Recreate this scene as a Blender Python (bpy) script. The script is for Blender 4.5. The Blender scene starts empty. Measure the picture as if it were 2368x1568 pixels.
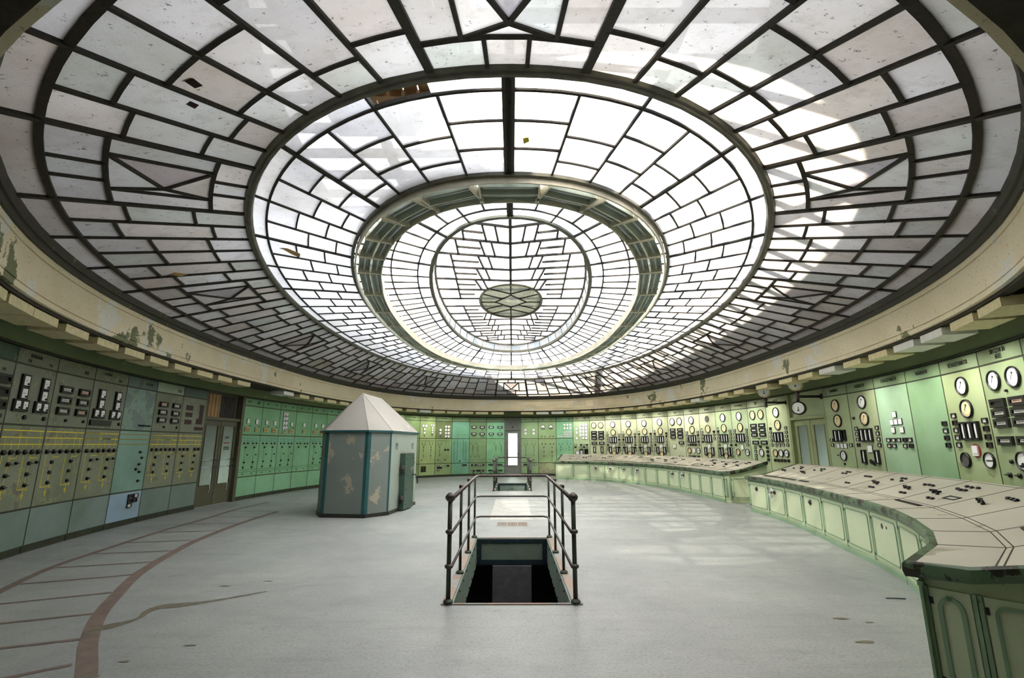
import bpy, bmesh, math, random
from mathutils import Vector, Matrix
random.seed(7)
R = math.radians
scene = bpy.context.scene
COL = scene.collection

# ------------------------------------------------------------------ camera, sky, sun, exposure
YC = 13.5
cam_d = bpy.data.cameras.new('camera'); cam = bpy.data.objects.new('camera', cam_d); COL.objects.link(cam)
cam_d.sensor_width = 36.0; cam_d.sensor_fit = 'HORIZONTAL'; cam_d.lens = 1123.7 / 2368 * 36
cam_d.clip_start = 0.05; cam_d.clip_end = 400
cam.location = (0.029, 0, 1.6); cam.rotation_euler = (R(90 + 12.23), R(0.08), 0)
scene.camera = cam

world = bpy.data.worlds.new('overcast_sky'); scene.world = world; world.use_nodes = True
wn = world.node_tree; bg = wn.nodes['Background']
bg.inputs['Color'].default_value = (0.90, 0.95, 1.0, 1); bg.inputs['Strength'].default_value = 3.9

sun_d = bpy.data.lights.new('sun', 'SUN'); sun = bpy.data.objects.new('sun', sun_d); COL.objects.link(sun)
sun_d.energy = 12; sun_d.angle = R(1.0); sun_d.color = (1.0, 0.93, 0.80)
sun.rotation_euler = (R(42), 0, R(-36)); sun.location = (-10, 5, 20)

scene.view_settings.view_transform = 'Standard'; scene.view_settings.look = 'None'
scene.view_settings.exposure = 1.0; scene.view_settings.gamma = 1.0
scene.view_settings.use_curve_mapping = False
cy = scene.cycles
cy.use_denoising = True; cy.max_bounces = 8; cy.diffuse_bounces = 5; cy.glossy_bounces = 3
cy.transmission_bounces = 4; cy.transparent_max_bounces = 12; cy.sample_clamp_indirect = 6
cy.use_adaptive_sampling = True; cy.adaptive_threshold = 0.02
cy.caustics_reflective = False; cy.caustics_refractive = False

# ------------------------------------------------------------------ object helpers
def tag(o, label=None, cat=None, group=None, kind=None):
    if label: o['label'] = label
    if cat: o['category'] = cat
    if group: o['group'] = group
    if kind: o['kind'] = kind
    return o

def empty(name, loc=(0, 0, 0), rz=0.0, parent=None):
    o = bpy.data.objects.new(name, None); COL.objects.link(o)
    o.location = loc; o.rotation_euler = (0, 0, rz); o.empty_display_size = 0.2
    if parent: o.parent = parent
    return o

def link(name, me, parent=None, loc=None, rz=None, col=None):
    o = bpy.data.objects.new(name, me); COL.objects.link(o)
    if parent: o.parent = parent
    if loc is not None: o.location = loc
    if rz is not None: o.rotation_euler = (0, 0, rz)
    if col is not None: o.color = col
    return o

class MB:
    """collects shapes into one mesh"""
    def __init__(s): s.v = []; s.f = []; s.m = []; s.mats = []; s.c = []; s.cur = 0; s.col = (1, 1, 1, 1); s.smooth = False; s.sm = []
    def mat(s, m):
        if m not in s.mats: s.mats.append(m)
        s.cur = s.mats.index(m); return s
    def face(s, pts, idx=None):
        b = len(s.v); s.v += [tuple(p) for p in pts]
        s.f.append(tuple(range(b, b + len(pts)))); s.m.append(s.cur); s.c.append(s.col); s.sm.append(s.smooth)
    def faces(s, verts, faces):
        b = len(s.v); s.v += [tuple(p) for p in verts]
        for f in faces:
            s.f.append(tuple(b + i for i in f)); s.m.append(s.cur); s.c.append(s.col); s.sm.append(s.smooth)
    def box(s, x0, x1, y0, y1, z0, z1):
        v = [(x0, y0, z0), (x1, y0, z0), (x1, y1, z0), (x0, y1, z0), (x0, y0, z1), (x1, y0, z1), (x1, y1, z1), (x0, y1, z1)]
        s.faces(v, [(0, 3, 2, 1), (4, 5, 6, 7), (0, 1, 5, 4), (1, 2, 6, 5), (2, 3, 7, 6), (3, 0, 4, 7)])
    def bar(s, p, q, w, d, up=Vector((0, 0, 1)), over=0.0):
        """rectangular bar p->q, width w sideways, depth d along up"""
        p = Vector(p); q = Vector(q); t = (q - p)
        if t.length < 1e-6: return
        t.normalize(); p = p - t * over; q = q + t * over
        side = t.cross(up)
        if side.length < 1e-4: side = t.cross(Vector((1, 0, 0)))
        side.normalize(); u = side.cross(t).normalized()
        v = []
        for a in (p, q):
            for i, j in ((-1, -1), (1, -1), (1, 1), (-1, 1)): v.append(a + side * (w / 2 * i) + u * (d / 2 * j))
        s.faces(v, [(0, 1, 2, 3), (7, 6, 5, 4), (0, 4, 5, 1), (1, 5, 6, 2), (2, 6, 7, 3), (3, 7, 4, 0)])
    def tube(s, path, r, n=8, closed=False):
        path = [Vector(p) for p in path]; N = len(path); rings = []
        for i, p in enumerate(path):
            a = path[(i - 1) % N] if (i > 0 or closed) else p; b = path[(i + 1) % N] if (i < N - 1 or closed) else p
            t = (b - a).normalized()
            u = t.cross(Vector((0, 0, 1)))
            if u.length < 0.05: u = t.cross(Vector((0, 1, 0)))
            u.normalize(); w = u.cross(t)
            rr = r[i] if isinstance(r, (list, tuple)) else r
            rings.append([p + (u * math.cos(k * 2 * math.pi / n) + w * math.sin(k * 2 * math.pi / n)) * rr for k in range(n)])
        sm = s.smooth; s.smooth = True
        v = [x for ring in rings for x in ring]; f = []
        M = N if closed else N - 1
        for i in range(M):
            j = (i + 1) % N
            for k in range(n): f.append((i * n + k, i * n + (k + 1) % n, j * n + (k + 1) % n, j * n + k))
        if not closed: f.append(tuple(range(n - 1, -1, -1))); f.append(tuple((N - 1) * n + k for k in range(n)))
        s.faces(v, f); s.smooth = sm
    def lathe(s, prof, n=24, c=(0, 0, 0), axis='z', cap=True):
        """prof: list of (r, h); axis 'z' up or 'y' toward -y"""
        v = []; f = []
        for (r, h) in prof:
            for k in range(n):
                a = 2 * math.pi * k / n
                if axis == 'z': v.append((c[0] + r * math.cos(a), c[1] + r * math.sin(a), c[2] + h))
                else: v.append((c[0] + r * math.cos(a), c[1] - h, c[2] + r * math.sin(a)))
        for i in range(len(prof) - 1):
            for k in range(n): f.append((i * n + k, i * n + (k + 1) % n, (i + 1) * n + (k + 1) % n, (i + 1) * n + k))
        if cap:
            f.append(tuple(range(n - 1, -1, -1))); f.append(tuple((len(prof) - 1) * n + k for k in range(n)))
        s.faces(v, f)
    def disc(s, c, r, n=24, y=0.0):
        s.face([(c[0] + r * math.cos(2 * math.pi * k / n), y, c[1] + r * math.sin(2 * math.pi * k / n)) for k in range(n)])
    def mesh(s, name, attr=False):
        me = bpy.data.meshes.new(name); me.from_pydata(s.v, [], s.f); me.validate(clean_customdata=False)
        for m in s.mats: me.materials.append(m)
        if len(me.polygons) == len(s.m):
            me.polygons.foreach_set('material_index', s.m); me.polygons.foreach_set('use_smooth', s.sm)
        if attr and len(me.polygons) == len(s.c):
            a = me.color_attributes.new('tint', 'FLOAT_COLOR', 'CORNER'); k = 0; d = []
            for p in me.polygons:
                for _ in range(p.loop_total): d += list(s.c[p.index])
            a.data.foreach_set('color', d)
        me.update()
        return me
    def build(s, name, mat=None, parent=None, loc=None, rz=None, col=None, attr=False):
        if attr:                                        # glass sheets: every pane's face looks down into the room
            for i, f in enumerate(s.f):
                p = [Vector(s.v[k]) for k in f]; n = (p[1] - p[0]).cross(p[2] - p[1])
                if n.z > 0: s.f[i] = tuple(reversed(f))
        if mat and not s.mats: s.mats = [mat]
        return link(name, s.mesh(name, attr), parent, loc, rz, col)

# ------------------------------------------------------------------ materials
def srgb(r, g, b):
    f = lambda c: (c / 255 / 12.92) if c / 255 <= 0.04045 else ((c / 255 + 0.055) / 1.055) ** 2.4
    return (f(r), f(g), f(b), 1)

class NT:
    def __init__(s, name):
        s.m = bpy.data.materials.new(name); s.m.use_nodes = True; s.t = s.m.node_tree; s.n = s.t.nodes; s.l = s.t.links
        s.bsdf = s.n['Principled BSDF']; s.out = s.n['Material Output']; s.tc = None
    def node(s, typ, **kw):
        n = s.n.new(typ)
        for k, v in kw.items(): setattr(n, k, v)
        return n
    def lk(s, a, b): s.l.new(a, b)
    def coord(s, scale=(1, 1, 1), rnd=False, kind='Object'):
        tc = s.node('ShaderNodeTexCoord'); mp = s.node('ShaderNodeMapping'); mp.inputs['Scale'].default_value = scale
        s.lk(tc.outputs[kind], mp.inputs['Vector'])
        if rnd:
            oi = s.node('ShaderNodeObjectInfo'); mm = s.node('ShaderNodeMath', operation='MULTIPLY'); mm.inputs[1].default_value = 57.0
            s.lk(oi.outputs['Random'], mm.inputs[0]); cx = s.node('ShaderNodeCombineXYZ'); s.lk(mm.outputs[0], cx.inputs[0]); s.lk(mm.outputs[0], cx.inputs[2])
            s.lk(cx.outputs[0], mp.inputs['Location'])
        return mp.outputs[0]
    def noise(s, vec, scale, detail=4, rough=0.6):
        n = s.node('ShaderNodeTexNoise'); n.inputs['Scale'].default_value = scale; n.inputs['Detail'].default_value = detail
        n.inputs['Roughness'].default_value = rough
        s.lk(vec, n.inputs['Vector']); return n.outputs[0]
    def ramp(s, fac, lo, hi, a=0.0, b=1.0):
        n = s.node('ShaderNodeMapRange'); n.inputs['From Min'].default_value = lo; n.inputs['From Max'].default_value = hi
        n.inputs['To Min'].default_value = a; n.inputs['To Max'].default_value = b
        s.lk(fac, n.inputs['Value']); return n.outputs[0]
    def mix(s, fac, a, b, mode='MIX'):
        n = s.node('ShaderNodeMix', data_type='RGBA', blend_type=mode)
        for sock, v in ((n.inputs[0], fac), (n.inputs[6], a), (n.inputs[7], b)):
            if hasattr(v, 'is_linked') or hasattr(v, 'links'): s.lk(v, sock)
            else: sock.default_value = v
        return n.outputs[2]
    def bump(s, h, strength=0.3, dist=0.01):
        n = s.node('ShaderNodeBump'); n.inputs['Strength'].default_value = strength; n.inputs['Distance'].default_value = dist
        s.lk(h, n.inputs['Height']); s.lk(n.outputs[0], s.bsdf.inputs['Normal'])
    def fin(s, col=None, rough=0.5, metal=0.0):
        if col is not None:
            if hasattr(col, 'links'): s.lk(col, s.bsdf.inputs['Base Color'])
            else: s.bsdf.inputs['Base Color'].default_value = col
        if hasattr(rough, 'links'): s.lk(rough, s.bsdf.inputs['Roughness'])
        else: s.bsdf.inputs['Roughness'].default_value = rough
        s.bsdf.inputs['Metallic'].default_value = metal
        return s.m

def simple(name, col, rough=0.5, metal=0.0, var=0.12, scale=9.0, bump=0.0):
    t = NT(name); v = t.coord(rnd=True); n = t.noise(v, scale)
    c2 = tuple(x * (1 - 2 * var) for x in col[:3]) + (1,)
    c = t.mix(t.ramp(n, 0.35, 0.65), c2, col)
    if bump: t.bump(n, bump)
    return t.fin(c, rough, metal)

def worn(name, col, under, thr=0.62, scale=3.0, rough=0.5, speck=None, bump=0.25, kind='Object', dirt=0.25):
    t = NT(name); v = t.coord(rnd=True, kind=kind); n = t.noise(v, scale, 8, 0.68); big = t.noise(v, scale * 0.35, 3)
    c = t.mix(t.ramp(big, 0.3, 0.7), tuple(x * (1 - dirt) for x in col[:3]) + (1,), col)
    c = t.mix(t.ramp(n, thr, thr + 0.015), c, under)
    if speck:
        n2 = t.noise(v, scale * 3.1, 6, 0.75); c = t.mix(t.ramp(n2, 0.66, 0.68), c, speck)
    t.bump(n, bump, 0.01)
    return t.fin(c, rough)

# enamelled sheets: base colour comes from the object's own colour, alpha = amount of wear
def paint_mat():
    t = NT('panel_enamel'); v = t.coord(rnd=True); oi = t.node('ShaderNodeObjectInfo')
    n = t.noise(v, 2.6, 9, 0.66); fine = t.noise(v, 26, 5, 0.7); big = t.noise(v, 1.1, 3)
    bw = t.node('ShaderNodeRGBToBW'); t.lk(oi.outputs['Color'], bw.inputs[0])
    base = t.mix(0.22, t.mix(1.0, oi.outputs['Color'], (1.36, 1.30, 1.54, 1), 'MULTIPLY'), bw.outputs[0])
    dark = t.mix(1.0, base, (0.74, 0.76, 0.66, 1), 'MULTIPLY')
    c = t.mix(t.ramp(big, 0.35, 0.68), dark, base)
    # scraped patches showing the older grey-green coat
    add = t.node('ShaderNodeMath', operation='ADD'); t.lk(n, add.inputs[0])
    sc = t.ramp(oi.outputs['Alpha'], 0.0, 1.0, -0.12, 0.12); t.lk(sc, add.inputs[1])
    old = t.mix(1.0, base, (0.70, 0.62, 0.66, 1), 'MULTIPLY')
    c = t.mix(t.ramp(add.outputs[0], 0.575, 0.585), c, old)
    rim = t.ramp(add.outputs[0], 0.565, 0.58); rim2 = t.ramp(add.outputs[0], 0.58, 0.595, 1.0, 0.0)
    mm = t.node('ShaderNodeMath', operation='MULTIPLY'); t.lk(rim, mm.inputs[0]); t.lk(rim2, mm.inputs[1])
    m3 = t.node('ShaderNodeMath', operation='MULTIPLY'); t.lk(mm.outputs[0], m3.inputs[0]); m3.inputs[1].default_value = 0.55
    c = t.mix(m3.outputs[0], c, srgb(165, 175, 110))
    c = t.mix(t.ramp(fine, 0.69, 0.72), c, srgb(70, 70, 50))
    t.bump(n, 0.12, 0.01)
    return t.fin(c, t.ramp(fine, 0.3, 0.7, 0.32, 0.5))
M = {}
M['paint'] = paint_mat()
M['frame'] = simple('panel_frame_dark_green', srgb(50, 54, 34), 0.55, var=0.2)
M['black'] = simple('black_bakelite', srgb(26, 24, 28), 0.3, var=0.1)
M['brown'] = simple('brown_bakelite', srgb(46, 28, 30), 0.4)
M['maroon'] = simple('open_slot_maroon', srgb(58, 26, 30), 0.6)
M['white'] = simple('dial_white', srgb(235, 235, 235), 0.35, var=0.02)
M['cream'] = simple('dial_cream', srgb(236, 216, 172), 0.35, var=0.04)
M['offwhite'] = simple('meter_window', srgb(205, 205, 200), 0.35, var=0.05)
M['rose'] = simple('meter_window_faded', srgb(214, 180, 160), 0.4, var=0.05)
M['orange'] = simple('button_cream', srgb(222, 190, 130), 0.4, var=0.08)
M['yellow'] = simple('mimic_yellow', srgb(226, 206, 60), 0.5, var=0.06)
M['ochre'] = simple('mimic_ochre', srgb(150, 130, 50), 0.5, var=0.06)
M['blue'] = simple('mimic_blue', srgb(70, 130, 165), 0.5, var=0.06)
M['ink'] = simple('lettering_black', srgb(28, 30, 24), 0.6, var=0.05)
M['red'] = simple('red_mark', srgb(150, 30, 30), 0.5, var=0.05)
M['frieze'] = worn('frieze_green', srgb(128, 142, 100), srgb(160, 165, 135), 0.66, 2.2, 0.6, srgb(70, 74, 50))
M['fascia'] = None
M['bars'] = simple('glazing_bar_iron', srgb(52, 46, 38), 0.7, var=0.25, scale=30)
M['ring'] = simple('ring_beam_iron', srgb(104, 102, 88), 0.5, var=0.2, scale=5)
M['rim'] = worn('rim_dark_iron', srgb(56, 54, 42), srgb(96, 92, 60), 0.62, 4.0, 0.6)
M['lampgreen'] = simple('reflector_grey_green', srgb(176, 188, 174), 0.45, var=0.1, scale=4)
M['lampcream'] = simple('reflector_cream', srgb(226, 220, 200), 0.45, var=0.06)
M['tube'] = simple('lamp_tube_glass', srgb(205, 212, 214), 0.15, var=0.02)
M['woodbox'] = simple('box_lamp_cream', srgb(226, 214, 168), 0.55, var=0.12, scale=14)
M['whitebox'] = simple('box_lamp_white', srgb(226, 226, 220), 0.5, var=0.06, scale=6)
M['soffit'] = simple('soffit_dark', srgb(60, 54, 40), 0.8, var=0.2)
M['steel'] = simple('rail_steel', srgb(92, 84, 80), 0.35, 0.6, var=0.2, scale=20)
M['railgreen'] = simple('rail_post_green', srgb(56, 64, 52), 0.4, 0.2, var=0.15)
M['chrome'] = simple('chrome', srgb(205, 205, 210), 0.2, 0.9, var=0.05)
M['teal'] = worn('strip_teal', srgb(30, 84, 86), srgb(190, 185, 170), 0.68, 5.0, 0.45)
M['boothwall'] = worn('booth_grey_green', srgb(124, 134, 130), srgb(160, 152, 134), 0.585, 1.6, 0.55, srgb(110, 112, 100))
M['boothlight'] = worn('booth_pale_green', srgb(162, 174, 164), srgb(184, 178, 160), 0.60, 2.0, 0.55)
M['boothroof'] = worn('booth_roof_grey', srgb(164, 160, 152), srgb(184, 178, 168), 0.60, 1.4, 0.6)
M['boothdoor'] = worn('booth_door_green', srgb(62, 88, 74), srgb(120, 118, 108), 0.62, 3.0, 0.5)
M['darkiron'] = simple('dark_iron', srgb(52, 50, 48), 0.5, 0.3, var=0.2)
M['deskgreen'] = worn('desk_green', srgb(192, 206, 166), srgb(130, 148, 116), 0.66, 2.4, 0.45, srgb(90, 100, 70), dirt=0.12)
M['deskdoor'] = worn('desk_door_green', srgb(204, 216, 180), srgb(116, 122, 100), 0.66, 4.0, 0.45, dirt=0.08)
M['deskmould'] = worn('desk_moulding_green', srgb(146, 176, 142), srgb(100, 118, 84), 0.62, 5.0, 0.45)
M['lip'] = worn('desk_lip_chipped', srgb(92, 118, 88), srgb(46, 44, 32), 0.51, 6.0, 0.4, srgb(158, 186, 150), 0.4)
M['desktop'] = worn('desk_top_grey', srgb(206, 202, 186), srgb(160, 154, 134), 0.62, 2.0, 0.5, dirt=0.15)
M['seam'] = simple('desk_seam', srgb(70, 62, 50), 0.7)
M['doorframe'] = worn('door_frame_green', srgb(150, 160, 116), srgb(110, 110, 76), 0.64, 4.0, 0.5)
M['doordark'] = worn('door_frame_olive', srgb(88, 86, 66), srgb(124, 116, 88), 0.62, 4.0, 0.5)
M['doorgrey'] = simple('door_frame_grey', srgb(128, 132, 126), 0.5)
M['pit'] = simple('pit_dark', srgb(84, 84, 80), 0.8)
M['pitpanel'] = worn('pit_panel_green', srgb(128, 146, 134), srgb(92, 98, 84), 0.62, 6.0, 0.6)
M['pitblue'] = simple('pit_frame_blue', srgb(30, 52, 62), 0.5)
M['wood'] = simple('attic_board', srgb(176, 140, 96), 0.7, var=0.2, scale=3)
M['attic'] = simple('attic_plaster', srgb(150, 142, 130), 0.9, var=0.05)
M['wallgreen'] = worn('wall_green', srgb(118, 130, 92), srgb(88, 96, 70), 0.66, 2.0, 0.6)
M['curb'] = worn('curb_rust', srgb(172, 146, 130), srgb(150, 152, 146), 0.52, 3.0, 0.6)
M['glove'] = simple('blue_tape_roll', srgb(190, 200, 225), 0.5)
M['gloveb'] = simple('blue_tape_edge', srgb(60, 80, 140), 0.5)

def fascia_mat():
    t = NT('fascia_peeling_cream'); v = t.coord(); n = t.noise(v, 1.15, 10, 0.66); n2 = t.noise(v, 0.8, 9, 0.7); f = t.noise(v, 30, 4, 0.75); big = t.noise(v, 0.4, 3)
    cream = srgb(238, 226, 196)
    c = t.mix(t.ramp(big, 0.35, 0.65), srgb(216, 203, 170), cream)
    c = t.mix(t.ramp(n, 0.57, 0.577), c, srgb(226, 224, 212))
    c = t.mix(t.ramp(n2, 0.62, 0.627), c, srgb(112, 118, 82))
    c = t.mix(t.ramp(f, 0.60, 0.66, 0, 0.8), c, srgb(140, 124, 92))
    add = t.node('ShaderNodeMath', operation='ADD'); t.lk(n, add.inputs[0]); t.lk(f, add.inputs[1]); t.bump(add.outputs[0], 0.35, 0.01)
    return t.fin(c, 0.6)
M['fascia'] = fascia_mat()

def floor_mat():
    t = NT('floor_pale_terrazzo'); v = t.coord(); n = t.noise(v, 0.55, 6, 0.6); s = t.noise(v, 3.0, 8, 0.7); f = t.noise(v, 38, 4, 0.85)
    vs = t.coord((0.35, 3.0, 1)); st = t.noise(vs, 2.2, 8, 0.7)
    c = t.mix(t.ramp(n, 0.3, 0.7), srgb(142, 146, 146), srgb(172, 175, 172))
    c = t.mix(t.ramp(st, 0.5, 0.8, 0, 0.5), c, srgb(126, 125, 118))
    c = t.mix(t.ramp(s, 0.62, 0.75, 0, 0.6), c, srgb(112, 108, 98))
    c = t.mix(t.ramp(f, 0.48, 0.68, 0, 0.6), c, srgb(96, 99, 100))
    t.bump(f, 0.06, 0.01)
    return t.fin(c, t.ramp(s, 0.3, 0.7, 0.32, 0.55))
M['floor'] = floor_mat()
M['inlay'] = simple('floor_inlay_brown', srgb(126, 110, 102), 0.6, var=0.15, scale=6)
M['stain'] = simple('floor_stain_brown', srgb(120, 114, 98), 0.5, var=0.2, scale=12)
M['pale'] = simple('floor_hatch_pale', srgb(184, 183, 176), 0.55, var=0.08, scale=5)

def glass_mat(name, trans=0.10, dirt=0.5, base=(1, 1, 1, 1)):
    t = NT(name); t.n.remove(t.bsdf)
    at = t.node('ShaderNodeAttribute', attribute_name='tint')
    v = t.coord(); d1 = t.noise(v, 14, 6, 0.8); d2 = t.noise(v, 0.9, 4, 0.6); peb = t.noise(v, 55, 2, 0.5); d3 = t.noise(v, 5, 5, 0.7)
    c = t.mix(1.0, at.outputs['Color'], base, 'MULTIPLY')
    c = t.mix(t.ramp(d2, 0.32, 0.7, 0, 0.35 + 0.45 * dirt), c, t.mix(1.0, c, (0.72, 0.66, 0.60, 1), 'MULTIPLY'))
    c = t.mix(t.ramp(d3, 0.50, 0.75, 0, 0.45 * dirt), c, (0.25, 0.22, 0.18, 1))
    c = t.mix(t.ramp(d1, 0.605, 0.645, 0, 0.85 * dirt), c, (0.06, 0.05, 0.04, 1))
    bp = t.node('ShaderNodeBump'); bp.inputs['Strength'].default_value = 0.5; bp.inputs['Distance'].default_value = 0.004
    t.lk(peb, bp.inputs['Height'])
    tr = t.node('ShaderNodeBsdfTranslucent'); t.lk(c, tr.inputs['Color']); t.lk(bp.outputs[0], tr.inputs['Normal'])
    df = t.node('ShaderNodeBsdfDiffuse'); t.lk(c, df.inputs['Color'])
    mx = t.node('ShaderNodeMixShader'); mx.inputs[0].default_value = 0.12; t.lk(tr.outputs[0], mx.inputs[1]); t.lk(df.outputs[0], mx.inputs[2])
    tp = t.node('ShaderNodeBsdfTransparent'); t.lk(c, tp.inputs['Color'])
    m2 = t.node('ShaderNodeMixShader'); m2.inputs[0].default_value = trans; t.lk(mx.outputs[0], m2.inputs[1]); t.lk(tp.outputs[0], m2.inputs[2])
    gl = t.node('ShaderNodeBsdfGlossy'); gl.inputs['Roughness'].default_value = 0.22; t.lk(bp.outputs[0], gl.inputs['Normal'])
    fr = t.node('ShaderNodeFresnel'); fr.inputs['IOR'].default_value = 1.35
    m3 = t.node('ShaderNodeMixShader'); t.lk(fr.outputs[0], m3.inputs[0]); t.lk(m2.outputs[0], m3.inputs[1]); t.lk(gl.outputs[0], m3.inputs[2])
    t.lk(m3.outputs[0], t.out.inputs['Surface'])
    return t.m
M['glass_out'] = glass_mat('skylight_glass_dirty', 0.06, 1.0)
M['glass_mid'] = glass_mat('skylight_glass_frosted', 0.10, 0.6)
M['glass_in'] = glass_mat('skylight_glass_clean', 0.14, 0.25)
M['glass_med'] = glass_mat('medallion_glass_dark', 0.03, 0.6)
M['glass_door'] = glass_mat('door_glass_frosted', 0.15, 0.2, (0.95, 1.0, 0.95, 1))

M['glass_clear'] = glass_mat('door_glass_clear', 0.8, 0.1)
# ------------------------------------------------------------------ ovals of the room
class Oval:
    def __init__(s, a, b, n, z, yc=YC, bf=None):
        s.a, s.b, s.n, s.z, s.yc, s.bf = a, b, n, z, yc, bf or b
        N = 1440; s.ts = [-math.pi + 2 * math.pi * i / N for i in range(N + 1)]
        P = [s.at(t) for t in s.ts]; L = [0.0]
        for i in range(N): L.append(L[-1] + math.hypot(P[i + 1][0] - P[i][0], P[i + 1][1] - P[i][1]))
        m = L[N // 2]; s.L = [x - m for x in L]; s.half = s.L[-1]
    def at(s, t):
        si, co = math.sin(t), math.cos(t)
        b = s.b + (s.bf - s.b) * max(0.0, (abs(t) - R(150)) / R(30)) ** 2
        r = (abs(si / s.a) ** s.n + abs(co / b) ** s.n) ** (-1 / s.n)
        return (r * si, s.yc + r * co)
    def S(s, L):
        """point at arc length L from the back centre, right positive"""
        P = 2 * s.half
        while L > s.half: L -= P
        while L < -s.half: L += P
        lo, hi = 0, len(s.L) - 1
        while hi - lo > 1:
            m = (lo + hi) // 2
            if s.L[m] <= L: lo = m
            else: hi = m
        k = (L - s.L[lo]) / (s.L[hi] - s.L[lo] + 1e-12)
        return s.at(s.ts[lo] + (s.ts[hi] - s.ts[lo]) * k)
    def f(s, fr, dz=0.0):
        """point at fraction fr, 0 back centre, +-12 front centre"""
        x, y = s.S(fr / 12 * s.half); return Vector((x, y, s.z + dz))
WALL = Oval(8.058, 12.978, 2.125, 0, 13.477)
R1 = Oval(6.911, 11.568, 2.431, 3.981, YC, 12.4)
FB = Oval(6.911, 11.568, 2.431, 3.27, YC, 12.6)
R2 = Oval(5.049, 9.982, 2.155, 4.716)
R3 = Oval(3.50, 8.02, 2.25, 4.90)
R3i = Oval(3.50, 8.02, 2.25, 4.98)
R4 = Oval(2.0, 6.03, 2.236, 5.32)
R5 = Oval(1.95, 6.04, 2.1, 5.63)
MED = Oval(0.865, 1.62, 2.1, 5.63)

def band(mb, A, B, n=144, f0=-12.0, f1=12.0, za=0.0, zb=0.0):
    """ruled band between two ovals"""
    for i in range(n):
        a = f0 + (f1 - f0) * i / n; b = f0 + (f1 - f0) * (i + 1) / n
        mb.face([A.f(a, za), A.f(b, za), B.f(b, zb), B.f(a, zb)])
def sweep_ring(mb, O, sec, n=144):
    """sec: closed list of (outward offset, z offset)"""
    ps = [O.f(-12 + 24 * i / n) for i in range(n)]; rings = []
    for i in range(n):
        t = (ps[(i + 1) % n] - ps[i - 1]).normalized(); o = Vector((t.y, -t.x, 0))
        if o.dot(ps[i] - Vector((0, O.yc, ps[i].z))) < 0: o = -o
        rings.append([ps[i] + o * a + Vector((0, 0, b)) for a, b in sec])
    m = len(sec); v = [p for r in rings for p in r]; f = []
    for i in range(n):
        j = (i + 1) % n
        for k in range(m): f.append((i * m + k, i * m + (k + 1) % m, j * m + (k + 1) % m, j * m + k))
    mb.faces(v, f)

# ------------------------------------------------------------------ floor with the two stair pits
HOLES = [(-0.60, 0.65, 5.44, 9.0), (-0.58, 0.66, 17.72, 21.25)]
mb = MB()
ys = [-2.5, 5.44, 9.0, 17.72, 21.25, 28.0]
for i in range(5):
    y0, y1 = ys[i], ys[i + 1]
    h = next((h for h in HOLES if abs(h[2] - y0) < 0.01), None)
    if h:
        mb.box(-9.5, h[0], y0, y1, -0.12, 0); mb.box(h[1], 9.5, y0, y1, -0.12, 0)
    else: mb.box(-9.5, 9.5, y0, y1, -0.12, 0)
floor = mb.build('floor', M['floor']); tag(floor, 'pale grey worn terrazzo floor of the round hall', kind='structure')
# brown inlaid lines of the left-hand walkway
def ribbon(mb, pts, w, z=0.002, t=0.002):
    pts = [Vector((p[0], p[1], 0)) for p in pts]
    L = []; Rr = []
    for i, p in enumerate(pts):
        a = pts[max(i - 1, 0)]; b = pts[min(i + 1, len(pts) - 1)]; d = (b - a).normalized(); n = Vector((-d.y, d.x, 0))
        ww = w[i] if isinstance(w, list) else w
        L.append(p + n * ww / 2); Rr.append(p - n * ww / 2)
    for i in range(len(pts) - 1):
        mb.face([Rr[i] + Vector((0, 0, z)), Rr[i + 1] + Vector((0, 0, z)), L[i + 1] + Vector((0, 0, z)), L[i] + Vector((0, 0, z))])
def smooth(pts, n=8):
    out = []
    for i in range(len(pts) - 1):
        p0 = pts[max(i - 1, 0)]; p1 = pts[i]; p2 = pts[i + 1]; p3 = pts[min(i + 2, len(pts) - 1)]
        for k in range(n):
            t = k / n
            out.append(tuple(0.5 * ((2 * b) + (-a + c) * t + (2 * a - 5 * b + 4 * c - d) * t * t + (-a + 3 * b - 3 * c + d) * t ** 3) for a, b, c, d in zip(p0, p1, p2, p3)))
    out.append(pts[-1]); return out
mb = MB()
ribbon(mb, smooth([(-2.4, 3.1), (-2.99, 3.87), (-3.49, 4.48), (-3.94, 5.13), (-4.32, 5.84), (-4.66, 6.53), (-4.93, 7.26), (-5.15, 8.01), (-5.37, 8.88), (-5.62, 10.68), (-5.7, 12.5)]), 0.13)
ribbon(mb, smooth([(-5.2, 4.9), (-5.69, 5.89), (-6.1, 6.92), (-6.30, 7.84), (-6.61, 9.7), (-6.76, 11.4), (-6.94, 12.9), (-6.9, 14.5)]), 0.10)
for p, q in [((-3.9, 3.55), (-3.25, 4.05)), ((-4.3, 4.27), (-3.59, 4.54)), ((-4.9, 4.80), (-4.03, 5.17)), ((-5.27, 5.45), (-4.41, 5.86)), ((-5.76, 6.19), (-4.74, 6.62)),
             ((-6.05, 6.98), (-4.98, 7.3)), ((-6.29, 7.81), (-5.19, 8.03)), ((-6.44, 8.65), (-5.37, 8.88)), ((-6.63, 9.64), (-5.50, 9.81)), ((-6.72, 10.61), (-5.63, 10.68)), ((-6.8, 11.6), (-5.66, 11.6)), ((-6.9, 12.6), (-5.70, 12.5))]:
    ribbon(mb, [p, q], 0.05, 0.003)
mb.build('inlay_strip', M['inlay'], floor)
mb = MB()  # long brown water stain
sp = smooth([(-3.68, 4.66), (-3.62, 4.80), (-3.54, 4.92), (-3.50, 5.05), (-3.55, 5.22), (-3.52, 5.36), (-3.36, 5.42), (-3.20, 5.50), (-3.00, 5.64), (-2.70, 5.90)], 10)
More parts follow.
